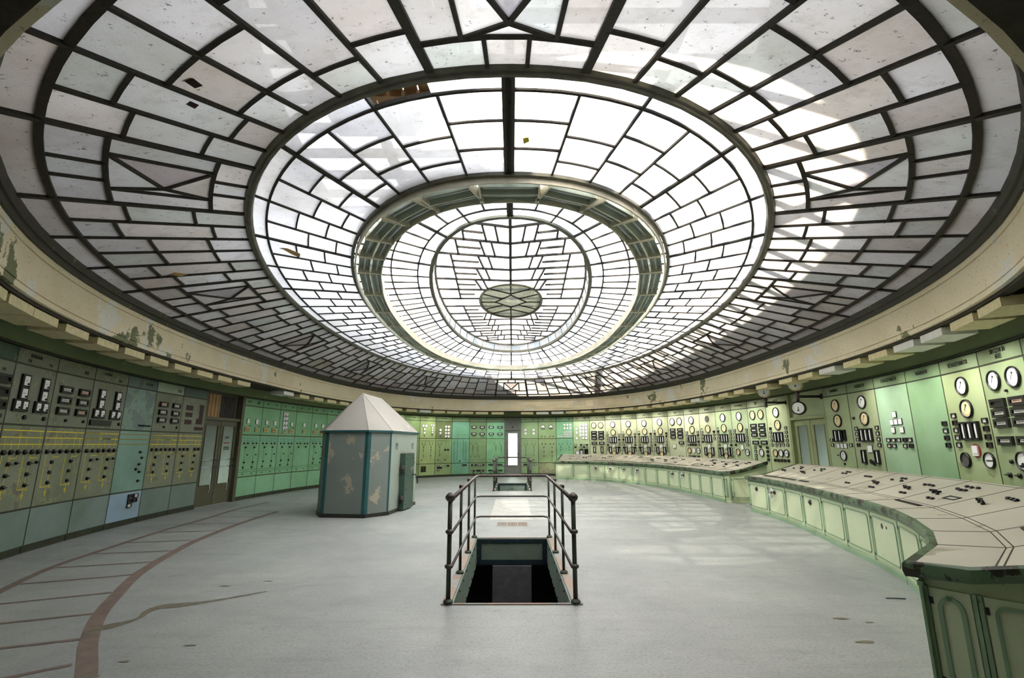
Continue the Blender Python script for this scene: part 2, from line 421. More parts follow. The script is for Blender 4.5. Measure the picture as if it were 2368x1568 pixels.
rs = random.Random(4); wd = [0.035 + 0.10 * math.exp(-((k - 12) / 9.0) ** 2) + 0.11 * math.exp(-((k - 56) / 14.0) ** 2) + 0.02 * rs.random() for k in range(len(sp))]; wd[0] = wd[-1] = 0.0
ribbon(mb, sp, wd, 0.0025)
for cx_, cy_, r_ in ((-3.3, 6.1, 0.05), (-2.9, 6.3, 0.035), (-2.95, 3.85, 0.05), (-2.6, 4.4, 0.03), (-2.9, 4.1, 0.03), (3.1, 5.0, 0.05), (3.3, 4.9, 0.03), (2.95, 4.45, 0.05)):
    N_ = 11; mb.face([(cx_ + r_ * 1.8 * math.cos(2 * math.pi * k / N_) * rs.uniform(0.6, 1.1), cy_ + r_ * 0.6 * math.sin(2 * math.pi * k / N_) * rs.uniform(0.6, 1.1), 0.0025) for k in range(N_)])
mb.build('water_stain', M['stain'], floor)
mb = MB()  # pale repaired slab and brass grating between the pits
mb.face([(-0.46, 11.1, 0.002), (0.47, 11.1, 0.002), (0.49, 15.1, 0.002), (-0.46, 15.1, 0.002)])
mb.build('repair_slab', M['pale'], floor)
mb = MB()
mb.mat(M['curb']); mb.box(-0.30, 0.36, 10.28, 10.80, 0.0, 0.004)
mb.mat(M['pit'])
for k in range(3):
    x0 = -0.28 + k * 0.21
    for j in range(9): mb.box(x0 + 0.01 + j * 0.021, x0 + 0.022 + j * 0.021, 10.33, 10.75, 0.004, 0.006)
gr = mb.build('floor_grate'); tag(gr, 'flat metal ventilation grate set in the floor beyond the near stairwell', 'grate')
mb = MB()
ribbon(mb, [(-3.0, 12.6), (-1.75, 12.75)], 0.16, 0.002)
mb.build('patched_strip', simple('floor_patch_green', srgb(160, 180, 172), 0.5), floor)

# ------------------------------------------------------------------ wall shell, frieze, soffit, fascia
def wall_strip(mb, s0, s1, z0, z1, n, off=0.0, thick=0.15):
    P = [Vector((*WALL.S(s0 + (s1 - s0) * i / n), 0)) for i in range(n + 1)]; inn = []; out = []
    for i in range(n + 1):
        d = (Vector((*WALL.S(s0 + (s1 - s0) * i / n + 0.05), 0)) - Vector((*WALL.S(s0 + (s1 - s0) * i / n - 0.05), 0))).normalized(); o = Vector((-d.y, d.x, 0))
        inn.append(P[i] + o * off); out.append(P[i] + o * (off + thick))
    v = []; f = []
    for i in range(n + 1): v += [inn[i] + Vector((0, 0, z0)), out[i] + Vector((0, 0, z0)), out[i] + Vector((0, 0, z1)), inn[i] + Vector((0, 0, z1))]
    for i in range(n):
        for k in range(4): f.append((i * 4 + k, i * 4 + (k + 1) % 4, (i + 1) * 4 + (k + 1) % 4, (i + 1) * 4 + k))
    f += [(0, 1, 2, 3), (n * 4 + 3, n * 4 + 2, n * 4 + 1, n * 4)]
    mb.faces(v, f)
def wallpart(name, s0, s1, z0, z1, n, label, off=0.14, mat='wallgreen'):
    mb = MB(); wall_strip(mb, s0, s1, z0, z1, n, off); o = mb.build(name, M[mat]); tag(o, label, kind='structure'); return o
DOORL = (-17.48, -15.68); DOORC = (-0.37, 0.51); DOORR = (16.15, 17.86)
wallpart('wall_left', -31.6, DOORL[0], 0, 3.3, 16, 'green wall behind the left panels', 0.16)
wallpart('wall_back', DOORL[1], DOORC[0], 0, 3.3, 16, 'green wall behind the panels left of the narrow door', 0.16)
wallpart('wall_right', DOORC[1], DOORR[0], 0, 3.3, 16, 'green wall behind the bright right-hand panels', 0.16)
wallpart('wall_front', DOORR[1], 31.6, 0, 3.3, 16, 'green wall behind the panels nearest on the right', 0.16)
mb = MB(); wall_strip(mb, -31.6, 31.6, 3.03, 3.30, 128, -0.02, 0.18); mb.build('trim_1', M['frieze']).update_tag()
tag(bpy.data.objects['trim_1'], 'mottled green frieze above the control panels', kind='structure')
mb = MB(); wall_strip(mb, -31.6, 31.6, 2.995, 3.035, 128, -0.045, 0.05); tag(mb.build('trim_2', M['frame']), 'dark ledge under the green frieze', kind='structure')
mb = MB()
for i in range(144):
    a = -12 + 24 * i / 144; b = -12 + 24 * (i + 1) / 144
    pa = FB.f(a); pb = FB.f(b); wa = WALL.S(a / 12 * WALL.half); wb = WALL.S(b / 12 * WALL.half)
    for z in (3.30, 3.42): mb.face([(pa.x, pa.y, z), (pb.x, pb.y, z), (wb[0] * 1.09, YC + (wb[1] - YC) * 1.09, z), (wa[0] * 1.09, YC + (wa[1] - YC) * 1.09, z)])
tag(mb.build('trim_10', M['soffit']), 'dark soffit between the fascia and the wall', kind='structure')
def fo(z): k = (z - 3.27) / 0.711; return Oval(6.911, 11.568, 2.431, z, YC, 12.6 - 0.2 * k)
mb = MB(); prof = [(0.0, 3.27), (0.0, 3.335), (0.02, 3.337), (0.02, 3.347), (0.0, 3.349), (0.0, 3.74), (0.02, 3.743), (0.02, 3.757), (0.0, 3.76), (0.0, 3.981)]
n_ = 144; rows = []
for off_, z in prof:
    O = fo(z); O2 = Oval(O.a + off_, O.b + off_, O.n, z, YC, O.bf + off_); rows.append([O2.f(-12 + 24 * i / n_) for i in range(n_)])
back = Oval(7.13, 11.79, 2.431, 3.27, YC, 12.85)
rows.append([back.f(-12 + 24 * i / n_, 0.711) for i in range(n_)]); rows.append([back.f(-12 + 24 * i / n_) for i in range(n_)]); rows.append(rows[0])
for r in range(len(rows) - 1):
    for i in range(n_): mb.face([rows[r][i], rows[r][(i + 1) % n_], rows[r + 1][(i + 1) % n_], rows[r + 1][i]])
tag(mb.build('trim_3', M['fascia']), 'cream fascia band with peeling paint under the skylight', kind='structure')
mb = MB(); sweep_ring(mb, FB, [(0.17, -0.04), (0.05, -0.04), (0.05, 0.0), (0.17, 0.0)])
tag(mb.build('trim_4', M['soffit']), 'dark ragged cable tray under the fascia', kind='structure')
mb = MB()
mb.box(-2.75, -2.6, -5, 1.0, 0, 3.3); mb.box(2.6, 2.75, -5, 1.0, 0, 3.3); mb.box(-2.75, 2.75, -5.1, -5.0, 0, 3.3); mb.box(-2.75, 2.75, -5.1, 1.0, 3.32, 3.4); mb.box(-2.75, 2.75, -5.1, -2.5, -0.1, 0)  # unseen passage added behind the camera, keeps sky light off the foreground
tag(mb.build('wall_light_stop', M['wallgreen']), 'unseen passage walls added behind the camera to keep out sky light', kind='structure')
# attic above the skylight: drum wall, unseen roof slab, its large oval opening shaped to grade the light
mb = MB(); AW = Oval(8.5, 13.7, 2.2, 0); sweep_ring(mb, AW, [(0, 3.42), (0.2, 3.42), (0.2, 7.3), (0, 7.3)], 96)
mb.build('wall_attic', M['attic']); tag(bpy.data.objects['wall_attic'], 'pale attic wall above the skylight', kind='structure')
ROOF_IN = Oval(4.3, 11.0, 2.1, 7.2, YC - 1.4)
mb = MB(); AWt = Oval(8.75, 13.95, 2.2, 7.2); RT = Oval(4.3, 11.0, 2.1, 7.4, YC - 1.4)
band(mb, AWt, ROOF_IN); band(mb, Oval(8.75, 13.95, 2.2, 7.4), RT); band(mb, ROOF_IN, RT)
mb.build('roof_shading', M['attic']); tag(bpy.data.objects['roof_shading'], 'unseen attic roof slab, its opening shaped to grade light on the skylight', kind='structure')

bm = empty('sun_streak_beams', (0, YC, 7.3)); tag(bm, 'added unseen beams above the skylight, streaking the sunlight', kind='structure')
mb = MB()
for k in range(26): mb.box(-4.4, 4.4, -12.0 + k * 0.8, -11.90 + k * 0.8, -0.06, 0.10)  # unseen beams added across the opening to break sunlight into streaks
for x in (-2.4, 0, 2.4): mb.box(x - 0.07, x + 0.07, -12.2, 8.2, -0.1, 0.12)
mb.build('beam', M['bars'], bm)
# ------------------------------------------------------------------ glazing
def lerp(A, B, k, fr, lift=0.0):
    p = A.f(fr) * (1 - k) + B.f(fr) * k; return p + Vector((0, 0, lift))
def tint(style):
    r = random.random()
    if style == 'out':
        base = random.choice([(0.80, 0.75, 0.71), (0.74, 0.72, 0.72), (0.66, 0.60, 0.54), (0.74, 0.74, 0.71), (0.76, 0.73, 0.72), (0.66, 0.67, 0.62), (0.78, 0.75, 0.73), (0.72, 0.66, 0.62)])
        g = random.uniform(0.62, 0.84)
    elif style == 'mid':
        base = random.choice([(0.90, 0.90, 0.92), (0.92, 0.91, 0.90), (0.86, 0.86, 0.90), (0.92, 0.92, 0.93)]); g = random.uniform(0.93, 1.05)
    elif style == 'blue': base = (0.78, 0.87, 0.92); g = random.uniform(0.95, 1.05)
    elif style == 'med': base = (0.055, 0.058, 0.045); g = random.uniform(0.85, 1.2)
    elif style == 'tri': base = random.choice([(0.33, 0.31, 0.32), (0.37, 0.32, 0.32)]); g = 1
    else: base = (0.94, 0.94, 0.95); g = random.uniform(0.96, 1.04)
    return tuple(min(1, b * g) for b in base) + (1,)

def w_obj(name, gl, br, gmat, label):
    o = empty(name); tag(o, label, kind='structure')
    gl.build('glass', gmat, o, attr=True); br.build('glazing_bars', M['bars'], o)
    return o
MAJ, MIN, CRS, DP = 0.075, 0.034, 0.036, 0.05
# outer cone: 12 motif sectors, 12 fields of six rows
gl, br = MB(), MB()
def pane(A, B, f0, f1, k0, k1, style, g=None):
    g = g or gl
    g.col = tint(style); n = max(1, int(abs(f1 - f0) / 0.25 + 0.5))
    for i in range(n):
        a = f0 + (f1 - f0) * i / n; b = f0 + (f1 - f0) * (i + 1) / n
        g.face([lerp(A, B, k0, a), lerp(A, B, k0, b), lerp(A, B, k1, b), lerp(A, B, k1, a)])
def rad(A, B, fr, k0, k1, w, g=None): (g or br).bar(lerp(A, B, k0, fr), lerp(A, B, k1, fr), w, DP)
def arc_bar(A, B, f0, f1, k, w, g=None):
    n = max(1, int(abs(f1 - f0) / 0.12 + 0.5)); g = g or br
    for i in range(n):
        a = f0 + (f1 - f0) * i / n; b = f0 + (f1 - f0) * (i + 1) / n
        g.bar(lerp(A, B, k, a), lerp(A, B, k, b), w, DP * 0.9, over=0.002)
KB, K1, K2 = 0.15, 0.355, 0.80
PAT = [(0.40, 0.71), (0.33, 0.79), (0.44, 0.74), (0.44, 0.74), (0.33, 0.79), (0.40, 0.71)]
HW = 0.325
for m in range(12):
    c = -10 + 2 * m  # -10..12
    f0, f1 = c - HW, c + HW
    for e in (f0, f1): rad(R1, R2, e, 0, 1, MAJ)
    pane(R1, R2, f0, f1, 0, KB, 'out')
    w = f1 - f0; a, b = f0 + 0.38 * w, f0 + 0.63 * w
    for k0, k1 in ((KB, K1), (K2, 1.0)):
        for x0, x1 in ((f0, a), (a, b), (b, f1)): pane(R1, R2, x0, x1, k0, k1, 'out')
        for x in (a, b): rad(R1, R2, x, k0, k1, MIN)
    for k in (K1, K2): arc_bar(R1, R2, f0, f1, k, CRS + 0.01)
    s0, s1 = f0 + 0.235 * w, f1 - 0.25 * w
    pane(R1, R2, f0, s0, K1, K2, 'out'); pane(R1, R2, s1, f1, K1, K2, 'out')
    for x in (s0, s1): rad(R1, R2, x, K1, K2, MIN)
    q = [lerp(R1, R2, K1, s0), lerp(R1, R2, K1, s1), lerp(R1, R2, K2, s1), lerp(R1, R2, K2, s0)]  # outer a, outer b, inner b, inner a
    ac = abs(c)
    if ac == 12: o = [q[0], q[1], q[2], q[3]]
    elif ac <= 2: o = [q[2], q[3], q[0], q[1]]
    else: o = ([q[0], q[3], q[2], q[1]] if (q[0] + q[3]).y < (q[1] + q[2]).y else [q[1], q[2], q[3], q[0]])
    A_, B_, C_, D_ = o   # A-B: the open side of the V, C-D the far side
    ap = (A_ + B_) * 0.5 * 0.2 + (C_ + D_) * 0.5 * 0.8
    gl.col = tint('tri'); gl.face([A_, B_, ap])
    gl.col = tint('out'); gl.face([B_, C_, ap]); gl.col = tint('out'); gl.face([A_, ap, D_]); gl.col = tint('out'); gl.face([ap, C_, D_])
    for P_, Q_ in ((A_, ap), (B_, ap), (ap, C_), (ap, D_)): br.bar(P_, Q_, MIN, DP)
    # field after this motif
    g0, g1 = f1, c + 2 - HW
    for i in range(6):
        a = g0 + (g1 - g0) * i / 6; b = g0 + (g1 - g0) * (i + 1) / 6; p, q_ = PAT[i]
        for k0, k1 in ((KB, p), (p, q_), (q_, 1.0)): pane(R1, R2, a, b, k0, k1, 'out')
        for k in (p, q_): arc_bar(R1, R2, a, b, k, CRS)
        if i: rad(R1, R2, a, KB, 1, MIN + 0.008)
    for i in range(3):
        a = g0 + (g1 - g0) * i / 3; b = g0 + (g1 - g0) * (i + 1) / 3
        pane(R1, R2, a, b, 0, KB, 'out')
        if i: rad(R1, R2, a, 0, KB, MIN + 0.01)
arc_bar(R1, R2, -12, 12, KB, 0.06)
w_obj('window_1', gl, br, M['glass_out'], 'outer sloping ring of dirty skylight panes with triangle motifs')
mb = MB(); sweep_ring(mb, R1, [(0.05, -0.15), (-0.03, -0.15), (-0.035, -0.08), (-0.06, -0.075), (-0.075, -0.01), (-0.085, 0.10), (0.05, 0.10)])
tag(mb.build('trim_5', M['rim']), 'dark iron rim where the skylight meets the fascia', kind='structure')
mb = MB(); sweep_ring(mb, R2, [(0.03, 0.08), (0.045, -0.01), (0.02, -0.045), (-0.01, -0.045), (-0.02, -0.065), (-0.05, -0.065), (-0.07, -0.02), (-0.07, 0.08)])
tag(mb.build('trim_6', M['ring']), 'grey-green ring beam between outer and middle glazing', kind='structure')

# middle ring: 72 rows, border panes every two rows, thick bars every four
gl, br = MB(), MB()
A, B = R2, R3
def isthick(i): return i % 4 == 0
for i in range(72):
    f0 = -12 + i / 3; f1 = f0 + 1 / 3
    h = i if i < 36 else 71 - i
    p, q_ = ((0.40, 0.68) if h % 2 == 0 else (0.52, 0.80))
    for k0, k1 in ((0.15, p), (p, q_), (q_, 1.0)):
        pane(A, B, f0, f1, k0, k1, 'mid')
    for k in (p, q_): arc_bar(A, B, f0, f1, k, 0.022)
    if isthick(i): rad(A, B, f0, 0, 1, 0.055)
    else: rad(A, B, f0, 0.15, 1, 0.024)
    if i % 2 == 0:
        f2 = f0 + 2 / 3
        if not isthick(i): rad(A, B, f0, 0, 0.15, 0.026)
        if i == 0: pane(A, B, f0, f0 + 0.36, 0, 0.15, 'mid')   # rest of this border pane is missing
        else: pane(A, B, f0, f2, 0, 0.15, 'mid')
rad(A, B, 12, 0, 1, 0.12)
arc_bar(A, B, -12, 12, 0.15, 0.03)
w_obj('window_2', gl, br, M['glass_mid'], 'middle sloping ring of frosted skylight panes laid like brickwork')
mb = MB(); sweep_ring(mb, R3, [(0.05, -0.05), (0.05, 0.12), (0.0, 0.12), (0.0, -0.05)]); tag(mb.build('trim_7', M['ring']), 'iron curb ring around the lamp ring', kind='structure')

# inner ring above the lamps
gl, br = MB(), MB(); A, B = R3i, R4
for i in range(72):
    f0 = -12 + i / 3; f1 = f0 + 1 / 3
    pane(A, B, f0, f1, 0, 0.44, 'in'); pane(A, B, f0, f1, 0.44, 0.80, 'in')
    if isthick(i): rad(A, B, f0, 0, 1, 0.05)
    else: rad(A, B, f0, 0, 0.80 if i % 2 else 1.0, 0.022)
    if i % 2 == 0: pane(A, B, f0, f0 + 2 / 3, 0.80, 1.0, 'blue')
arc_bar(A, B, -12, 12, 0.44, 0.026); arc_bar(A, B, -12, 12, 0.80, 0.028)
rad(A, B, 12, 0, 1, 0.10)
w_obj('window_3', gl, br, M['glass_in'], 'inner sloping ring of clear white panes with a pale blue border')
# vertical glazed drum
gl, br = MB(), MB()
for i in range(72):
    f0 = -12 + i / 3; gl.col = tint('in' if i % 3 else 'blue'); gl.face([R4.f(f0), R4.f(f0 + 1 / 3), R5.f(f0 + 1 / 3), R5.f(f0)])
    if i % 2 == 0: br.bar(R4.f(f0), R5.f(f0), 0.018, 0.018, up=Vector((1, 0.3, 0)))
w_obj('window_4', gl, br, M['glass_in'], 'low upright glazed drum around the central light')
mb = MB(); sweep_ring(mb, R4, [(0.05, 0.03), (0.05, -0.05), (-0.03, -0.05), (-0.03, 0.03)]); tag(mb.build('trim_8', M['ring']), 'ring bar at the foot of the glazed drum', kind='structure')
mb = MB(); sweep_ring(mb, R5, [(0.03, 0.03), (0.03, -0.04), (-0.03, -0.04), (-0.03, 0.03)]); tag(mb.build('trim_9', M['ring']), 'ring bar at the top of the glazed drum', kind='structure')

# flat herringbone top with the medallion
gl, br = MB(), MB(); ZT = 5.63
def inside(O, x, y, s=1.0): return (abs(x) / (O.a * s)) ** O.n + (abs(y - O.yc) / (O.b * s)) ** O.n <= 1
def clipbar(p, q, w):
    n = 40; run = []
    for i in range(n + 1):
        t = i / n; x = p[0] + (q[0] - p[0]) * t; y = p[1] + (q[1] - p[1]) * t
        ok = inside(R5, x, y, 0.995) and not inside(MED, x, y, 1.0)
        if ok: run.append((x, y, ZT))
        if (not ok or i == n) and len(run) > 1:
            br.bar(run[0], run[-1], w, 0.085)
            run = []
        elif not ok: run = []
for sx in (-1, 1):
    for sy in (-1, 1):
        Y = lambda k, x: YC + sy * (4.97 - 0.77 * k + 0.0) * 1.0 + sy * (max(0.0, 0.29 - 0.043 * k) * abs(x))
        for k in range(0, 7):
            y0 = YC + sy * (4.97 - 0.77 * k); sl = max(0.0, 0.29 - 0.045 * k)
            ln = lambda x: y0 + sy * sl * x
            if k == 6 and abs(y0 - YC) > 0.4 or k < 7:
                # the chevron line
                last = 0
                for xx in (0.5, 1.0, 1.5, 2.0):
                    clipbar((sx * last, ln(last)), (sx * xx, ln(xx)), 0.032); last = xx
            yn = YC + sy * (4.97 - 0.77 * (k + 1)); sn = max(0.0, 0.29 - 0.045 * (k + 1)); l2 = lambda x: yn + sy * sn * x
            cols = [(0.29 + 0.10 * k, 0.24 + 0.09 * k), (0.53 + 0.09 * k, 0.48 + 0.07 * k), (0.91 + 0.19 * min(k, 2) + 0.03 * max(k - 2, 0), 0.93 + 0.19 * min(k, 2) + 0.03 * max(k - 2, 0))]
            if k < 6:
                for (xa, xb) in (cols if k < 5 else cols[2:]): clipbar((sx * xa, ln(xa)), (sx * xb, l2(xb)), 0.032)
                xm0 = cols[1][0]; xm1 = cols[2][0]
                clipbar((sx * xm0, (ln(xm0) + l2(xm0)) / 2), (sx * xm1, (ln(xm1) + l2(xm1)) / 2), 0.024)
br.bar((0, YC - 6.04, ZT), (0, YC - MED.b, ZT), 0.055, 0.05); br.bar((0, YC + 6.04, ZT), (0, YC + MED.b, ZT), 0.055, 0.05)
# panes between oval edge and medallion, split into small fields so that each takes its own tone
NA = 96
for i in range(NA):
    f0 = -12 + 24 * i / NA; f1 = f0 + 24 / NA
    for j in range(4):
        k0, k1 = j / 4, (j + 1) / 4
        gl.col = (0.95, 0.95, 0.95, 1); gl.face([lerp(R5, MED, k0, f0), lerp(R5, MED, k0, f1), lerp(R5, MED, k1, f1), lerp(R5, MED, k1, f0)])
w_obj('window_5', gl, br, M['glass_in'], 'flat oval light of herringbone panes around the medallion')
gl, br = MB(), MB(); gl.col = tint('med')
n = 48
for i in range(n):
    f0 = -12 + 24 * i / n; gl.col = tint('med') if i % 6 == 0 else gl.col
    gl.face([MED.f(f0), MED.f(f0 + 24 / n), Vector((0, YC, ZT))])
def mbar(x0, y0, x1, y1, w=0.03):
    for s in (-1, 1): br.bar((s * x0, YC + y0, ZT - 0.01), (s * x1, YC + y1, ZT - 0.01), w, 0.03)
mbar(0, -0.66, 0.45, 0.0); mbar(0.45, 0.0, 0, 0.55); mbar(0.45, 0, 0.86, 0.0)
br.bar((0, YC - MED.b, ZT - 0.01), (0, YC - 0.62, ZT - 0.01), 0.035, 0.03); br.bar((0, YC + 0.5, ZT - 0.01), (0, YC + MED.b, ZT - 0.01), 0.035, 0.03)
for s in (-1, 1): mbar(0, s * 0.78, 0.56, s * 1.22); mbar(0.25, s * 0.33, 0.75, s * 0.75)
mo = w_obj('window_6', gl, br, M['glass_med'], 'dark patterned glass medallion in the middle of the ceiling')
mb = MB(); sweep_ring(mb, MED, [(0.03, 0.03), (0.05, -0.03), (0.02, -0.06), (-0.02, -0.03), (-0.02, 0.03)], 64); mb.build('medallion_rim', M['ring'], mo)

# attic boards seen through the missing pane
mb = MB()
for k in range(11): mb.box(-2.6 + k * 0.2, -2.42 + k * 0.2, 3.9, 6.6, 6.2, 6.24)
for y in (4.6, 5.6): mb.box(-2.8, -0.3, y, y + 0.08, 6.1, 6.2)
bd = mb.build('attic_boarding', M['wood']); tag(bd, 'bare timber boarding seen through the missing pane above', 'boarding')
# scraps lying on the glass
def scrap(name, fr, k, A, B, pts, mat, label, lift=0.012):
    p = lerp(A, B, k, fr, lift); n = (lerp(A, B, 0, fr) - lerp(A, B, 1, fr)); 
    mb = MB()
    top = [(p.x + a, p.y + b, p.z + 0.004 - (b * 0.3)) for a, b in pts]; bot = [(x, y, z - 0.006) for x, y, z in top]; N = len(pts)
    mb.faces(bot + top, [tuple(range(N - 1, -1, -1)), tuple(range(N, 2 * N))] + [(i, (i + 1) % N, N + (i + 1) % N, N + i) for i in range(N)])
    o = mb.build(name, mat); tag(o, label, 'debris')

M['scrapd'] = simple('scrap_brown', srgb(52, 38, 34), 0.8); M['scrapw'] = simple('scrap_wood', srgb(214, 176, 110), 0.6); M['scrapy'] = simple('scrap_yellow', srgb(220, 205, 60), 0.6)
scrap('torn_scrap', -10.86, 0.51, R1, R2, [(-0.08, -0.04), (0.0, -0.06), (0.05, 0.01), (-0.02, 0.03)], M['scrapd'], 'larger dark torn scrap lying on the upper left skylight panes', -0.03)
scrap('torn_scrap', -10.73, 0.56, R1, R2, [(-0.05, -0.01), (0.0, -0.035), (0.05, 0.0), (0.0, 0.03)], M['scrapd'], 'smaller dark torn scrap just below the larger one on the skylight', -0.03)
scrap('wood_splinter', -9.16, 0.34, R2, R3, [(-0.13, -0.10), (-0.08, -0.13), (0.14, 0.06), (0.10, 0.14), (0.0, 0.08)], M['scrapw'], 'splintered wood caught in the middle ring of panes on the left', -0.03)
scrap('wood_splinter', -8.60, 0.44, R1, R2, [(-0.16, -0.02), (0.0, -0.05), (0.16, 0.0), (0.02, 0.05)], M['scrapw'], 'pale wood sliver on a lower left pane of the outer ring', -0.03)
scrap('yellow_scrap', -12.1, 0.57, R2, R3, [(-0.03, -0.02), (0.03, -0.03), (0.04, 0.02), (-0.02, 0.05)], M['scrapy'], 'small yellow scrap on a pane beside the nearest thick middle bar', -0.03)
# ------------------------------------------------------------------ lamp ring under the inner glazing
RL = Oval(3.40, 7.93, 2.25, 4.80); RLi = Oval(3.02, 7.50, 2.2, 4.80)
ring = empty('lamp_ring_frame', (0, YC, 4.8)); tag(ring, 'cream oval steel frame carrying the reflector lamps under the skylight', 'lamp frame')
def loc(o): o.location = (-0, -YC, -4.8); return o
mb = MB(); sweep_ring(mb, RLi, [(-0.015, -0.02), (0.0, -0.02), (0.0, 0.17), (-0.015, 0.17)]); loc(mb.build('inner_flange', M['lampcream'], ring))
mb = MB(); sweep_ring(mb, RL, [(0.05, -0.02), (0.075, -0.02), (0.075, 0.10), (0.05, 0.10)]); loc(mb.build('outer_flange', M['lampcream'], ring))
for i in range(36):
    f = -12 + 24 * i / 36 + 0.33
    p = RLi.f(f, 0.12); q = Vector((p.x, p.y, R3i.z + (R4.z - R3i.z) * 0.22 + 0.02)); mb = MB(); mb.tube([p, q], 0.011, 6); loc(mb.build('hanger', M['lampcream'], ring))
bounds = [0.27]
for _ in range(5): bounds.append(bounds[-1] + 0.51)
b = bounds[-1] + 0.05
side = [12 - x for x in bounds]
fx = [(11.73, 12.27)]
fr_edges = [11.73, 11.22, 10.72, 10.20, 9.68, 9.15]
for _ in range(6): fr_edges.append(fr_edges[-1] - 0.945)
while fr_edges[-1] > 0.4: fr_edges.append(fr_edges[-1] - 0.534)
fr_edges[-1] = 0.27
ORD = ['first', 'second', 'third', 'fourth', 'fifth', 'sixth', 'seventh', 'eighth', 'ninth', 'tenth', 'eleventh', 'twelfth', 'thirteenth', 'fourteenth', 'fifteenth', 'sixteenth', 'seventeenth', 'eighteenth', 'nineteenth', 'twentieth', 'twenty-first', 'twenty-second', 'twenty-third', 'twenty-fourth', 'twenty-fifth', 'twenty-sixth', 'twenty-seventh']
segs = [(-12.27, -11.73, 'nearest twin-tube reflector lamp, at the middle of the oval ring'), (-0.27, 0.27, 'farthest twin-tube reflector lamp, at the back middle of the oval ring')]
for i in range(len(fr_edges) - 1):
    for s, nm in ((-1, 'left'), (1, 'right')):
        segs.append((s * fr_edges[i], s * fr_edges[i + 1], '%s twin-tube reflector lamp to the %s of the nearest one in the oval ring' % (ORD[i], nm)))
def fixture(f0, f1, label):
    fm = (f0 + f1) / 2; a = (RL.f(f0) + RLi.f(f0)) / 2; b = (RL.f(f1) + RLi.f(f1)) / 2; c = (a + b) / 2
    d = (b - a).normalized(); L = (b - a).length; gap = 0.035
    width = (RL.f(fm) - RLi.f(fm)).length
    rz = math.atan2(d.y, d.x)
    o = empty('reflector_lamp', (c.x, c.y, 4.80), rz); tag(o, label, 'ceiling lamp', 'reflector lamps of the oval ring')
    W = width * 0.46; h = L / 2 - gap; 
    for s in (-1, 1):
        mb = MB(); y0 = s * W * 0.52   # trough, open downward
        sec = [(-W * 0.46, -0.01), (-W * 0.30, 0.10), (W * 0.30, 0.10), (W * 0.46, -0.01)]
        for i in range(3):
            (ya, za), (yb, zb) = sec[i], sec[i + 1]
            mb.face([(-h, y0 + ya, za), (h, y0 + ya, za), (h, y0 + yb, zb), (-h, y0 + yb, zb)])
            mb.face([(-h, y0 + ya, za + 0.006), (h, y0 + ya, za + 0.006), (h, y0 + yb, zb + 0.006), (-h, y0 + yb, zb + 0.006)])
        mb.build('reflector', M['lampgreen'], o)
        mb = MB(); mb.tube([(-h + 0.03, y0, 0.04), (h - 0.03, y0, 0.04)], 0.019, 8); mb.build('lamp_tube', M['tube'], o)
    mb = MB()
    for s in (-1, 1): mb.box(s * (h + 0.012) - 0.012, s * (h + 0.012) + 0.012, -W * 1.02, W * 1.02, -0.02, 0.11)
    mb.box(-h, h, -0.008, 0.008, -0.012, 0.02); mb.build('end_plate', M['lampcream'], o)
for s in segs: fixture(*s)

# ------------------------------------------------------------------ box lamps under the fascia
BS = [-24.3, -23.6, -22.96, -22.12, -21.24, -20.42, -19.60, -18.74, -17.86, -17.00, -16.10, -13.55, -12.52, -11.55, -10.64, -9.75, -8.86, -7.97, -7.08, -6.2, -5.32, -4.51, -3.73, -3.00, -2.25, -1.50, -0.70,
      0.80, 1.58, 2.35, 3.10, 3.86, 4.66, 5.48, 6.39, 7.31, 8.26, 9.11, 9.98, 10.98, 11.90, 12.89, 13.90, 15.26, 16.49, 17.40, 18.31, 19.26, 20.16, 20.99, 21.81, 22.66, 23.4]
WHITE = {-13.55, -4.51, 1.58, 2.35, 10.98, 18.31, 20.99, 21.81}
def boxmesh(mat, w):
    mb = MB().mat(mat); mb.box(-w, w, 0, 0.42, -0.055, 0.055); mb.box(-w * 0.85, w * 0.9, 0.05, 0.36, 0.055, 0.075)
    return mb.mesh('box_lamp')
bm_w, bm_c = boxmesh(M['whitebox'], 0.31), boxmesh(M['woodbox'], 0.31)
mb = MB().mat(M['darkiron']); mb.box(-0.02, 0.02, 0.17, 0.27, 0.07, 0.13); brk = mb.mesh('bracket')
BL = Oval(6.99, 11.65, 2.42, 3.165, YC, 12.2)
neg = sorted([s for s in BS if s < 0], reverse=True); pos = sorted([s for s in BS if s > 0])
for s in BS:
    fr = s / R1.half * 12; p = BL.f(fr); q = BL.f(fr + 0.05); d = (q - p).normalized(); rz = math.atan2(d.y, d.x)
    side = 'left' if s < 0 else 'right'; k = (neg if s < 0 else pos).index(s)
    # the front faces the middle of the room
    o = link('box_lamp', bm_w if s in WHITE else bm_c, None, (p.x, p.y, p.z), rz)
    col_ = 'white' if s in WHITE else 'cream'
    tag(o, '%s %s box lamp under the fascia counting %s from the narrow back door' % (ORD[k], col_, side) if False else '%s box lamp below the fascia, %s to the %s of the narrow back door' % (col_, ORD[k], side), 'box lamp', 'box lamps below the fascia')
    link('bracket', brk, o, (0, 0, 0))
    if -5.5 < s < 23 and not 15 < s < 18:
        ln = 'box_lamp_light' if s > 3 else 'box_lamp_light_back'
        ld = bpy.data.lights.get(ln) or bpy.data.lights.new(ln, 'AREA')
        ld.shape = 'RECTANGLE'; ld.size = 0.5; ld.size_y = 0.12; ld.energy = 5 if s > 3 else 3.2; ld.color = (1.0, 0.97, 0.88); ld.spread = R(95)
        lo = bpy.data.objects.new('lamp_light', ld); COL.objects.link(lo); lo.parent = o; lo.location = (0, 0.30, -0.065); lo.rotation_euler = (R(35), 0, 0)

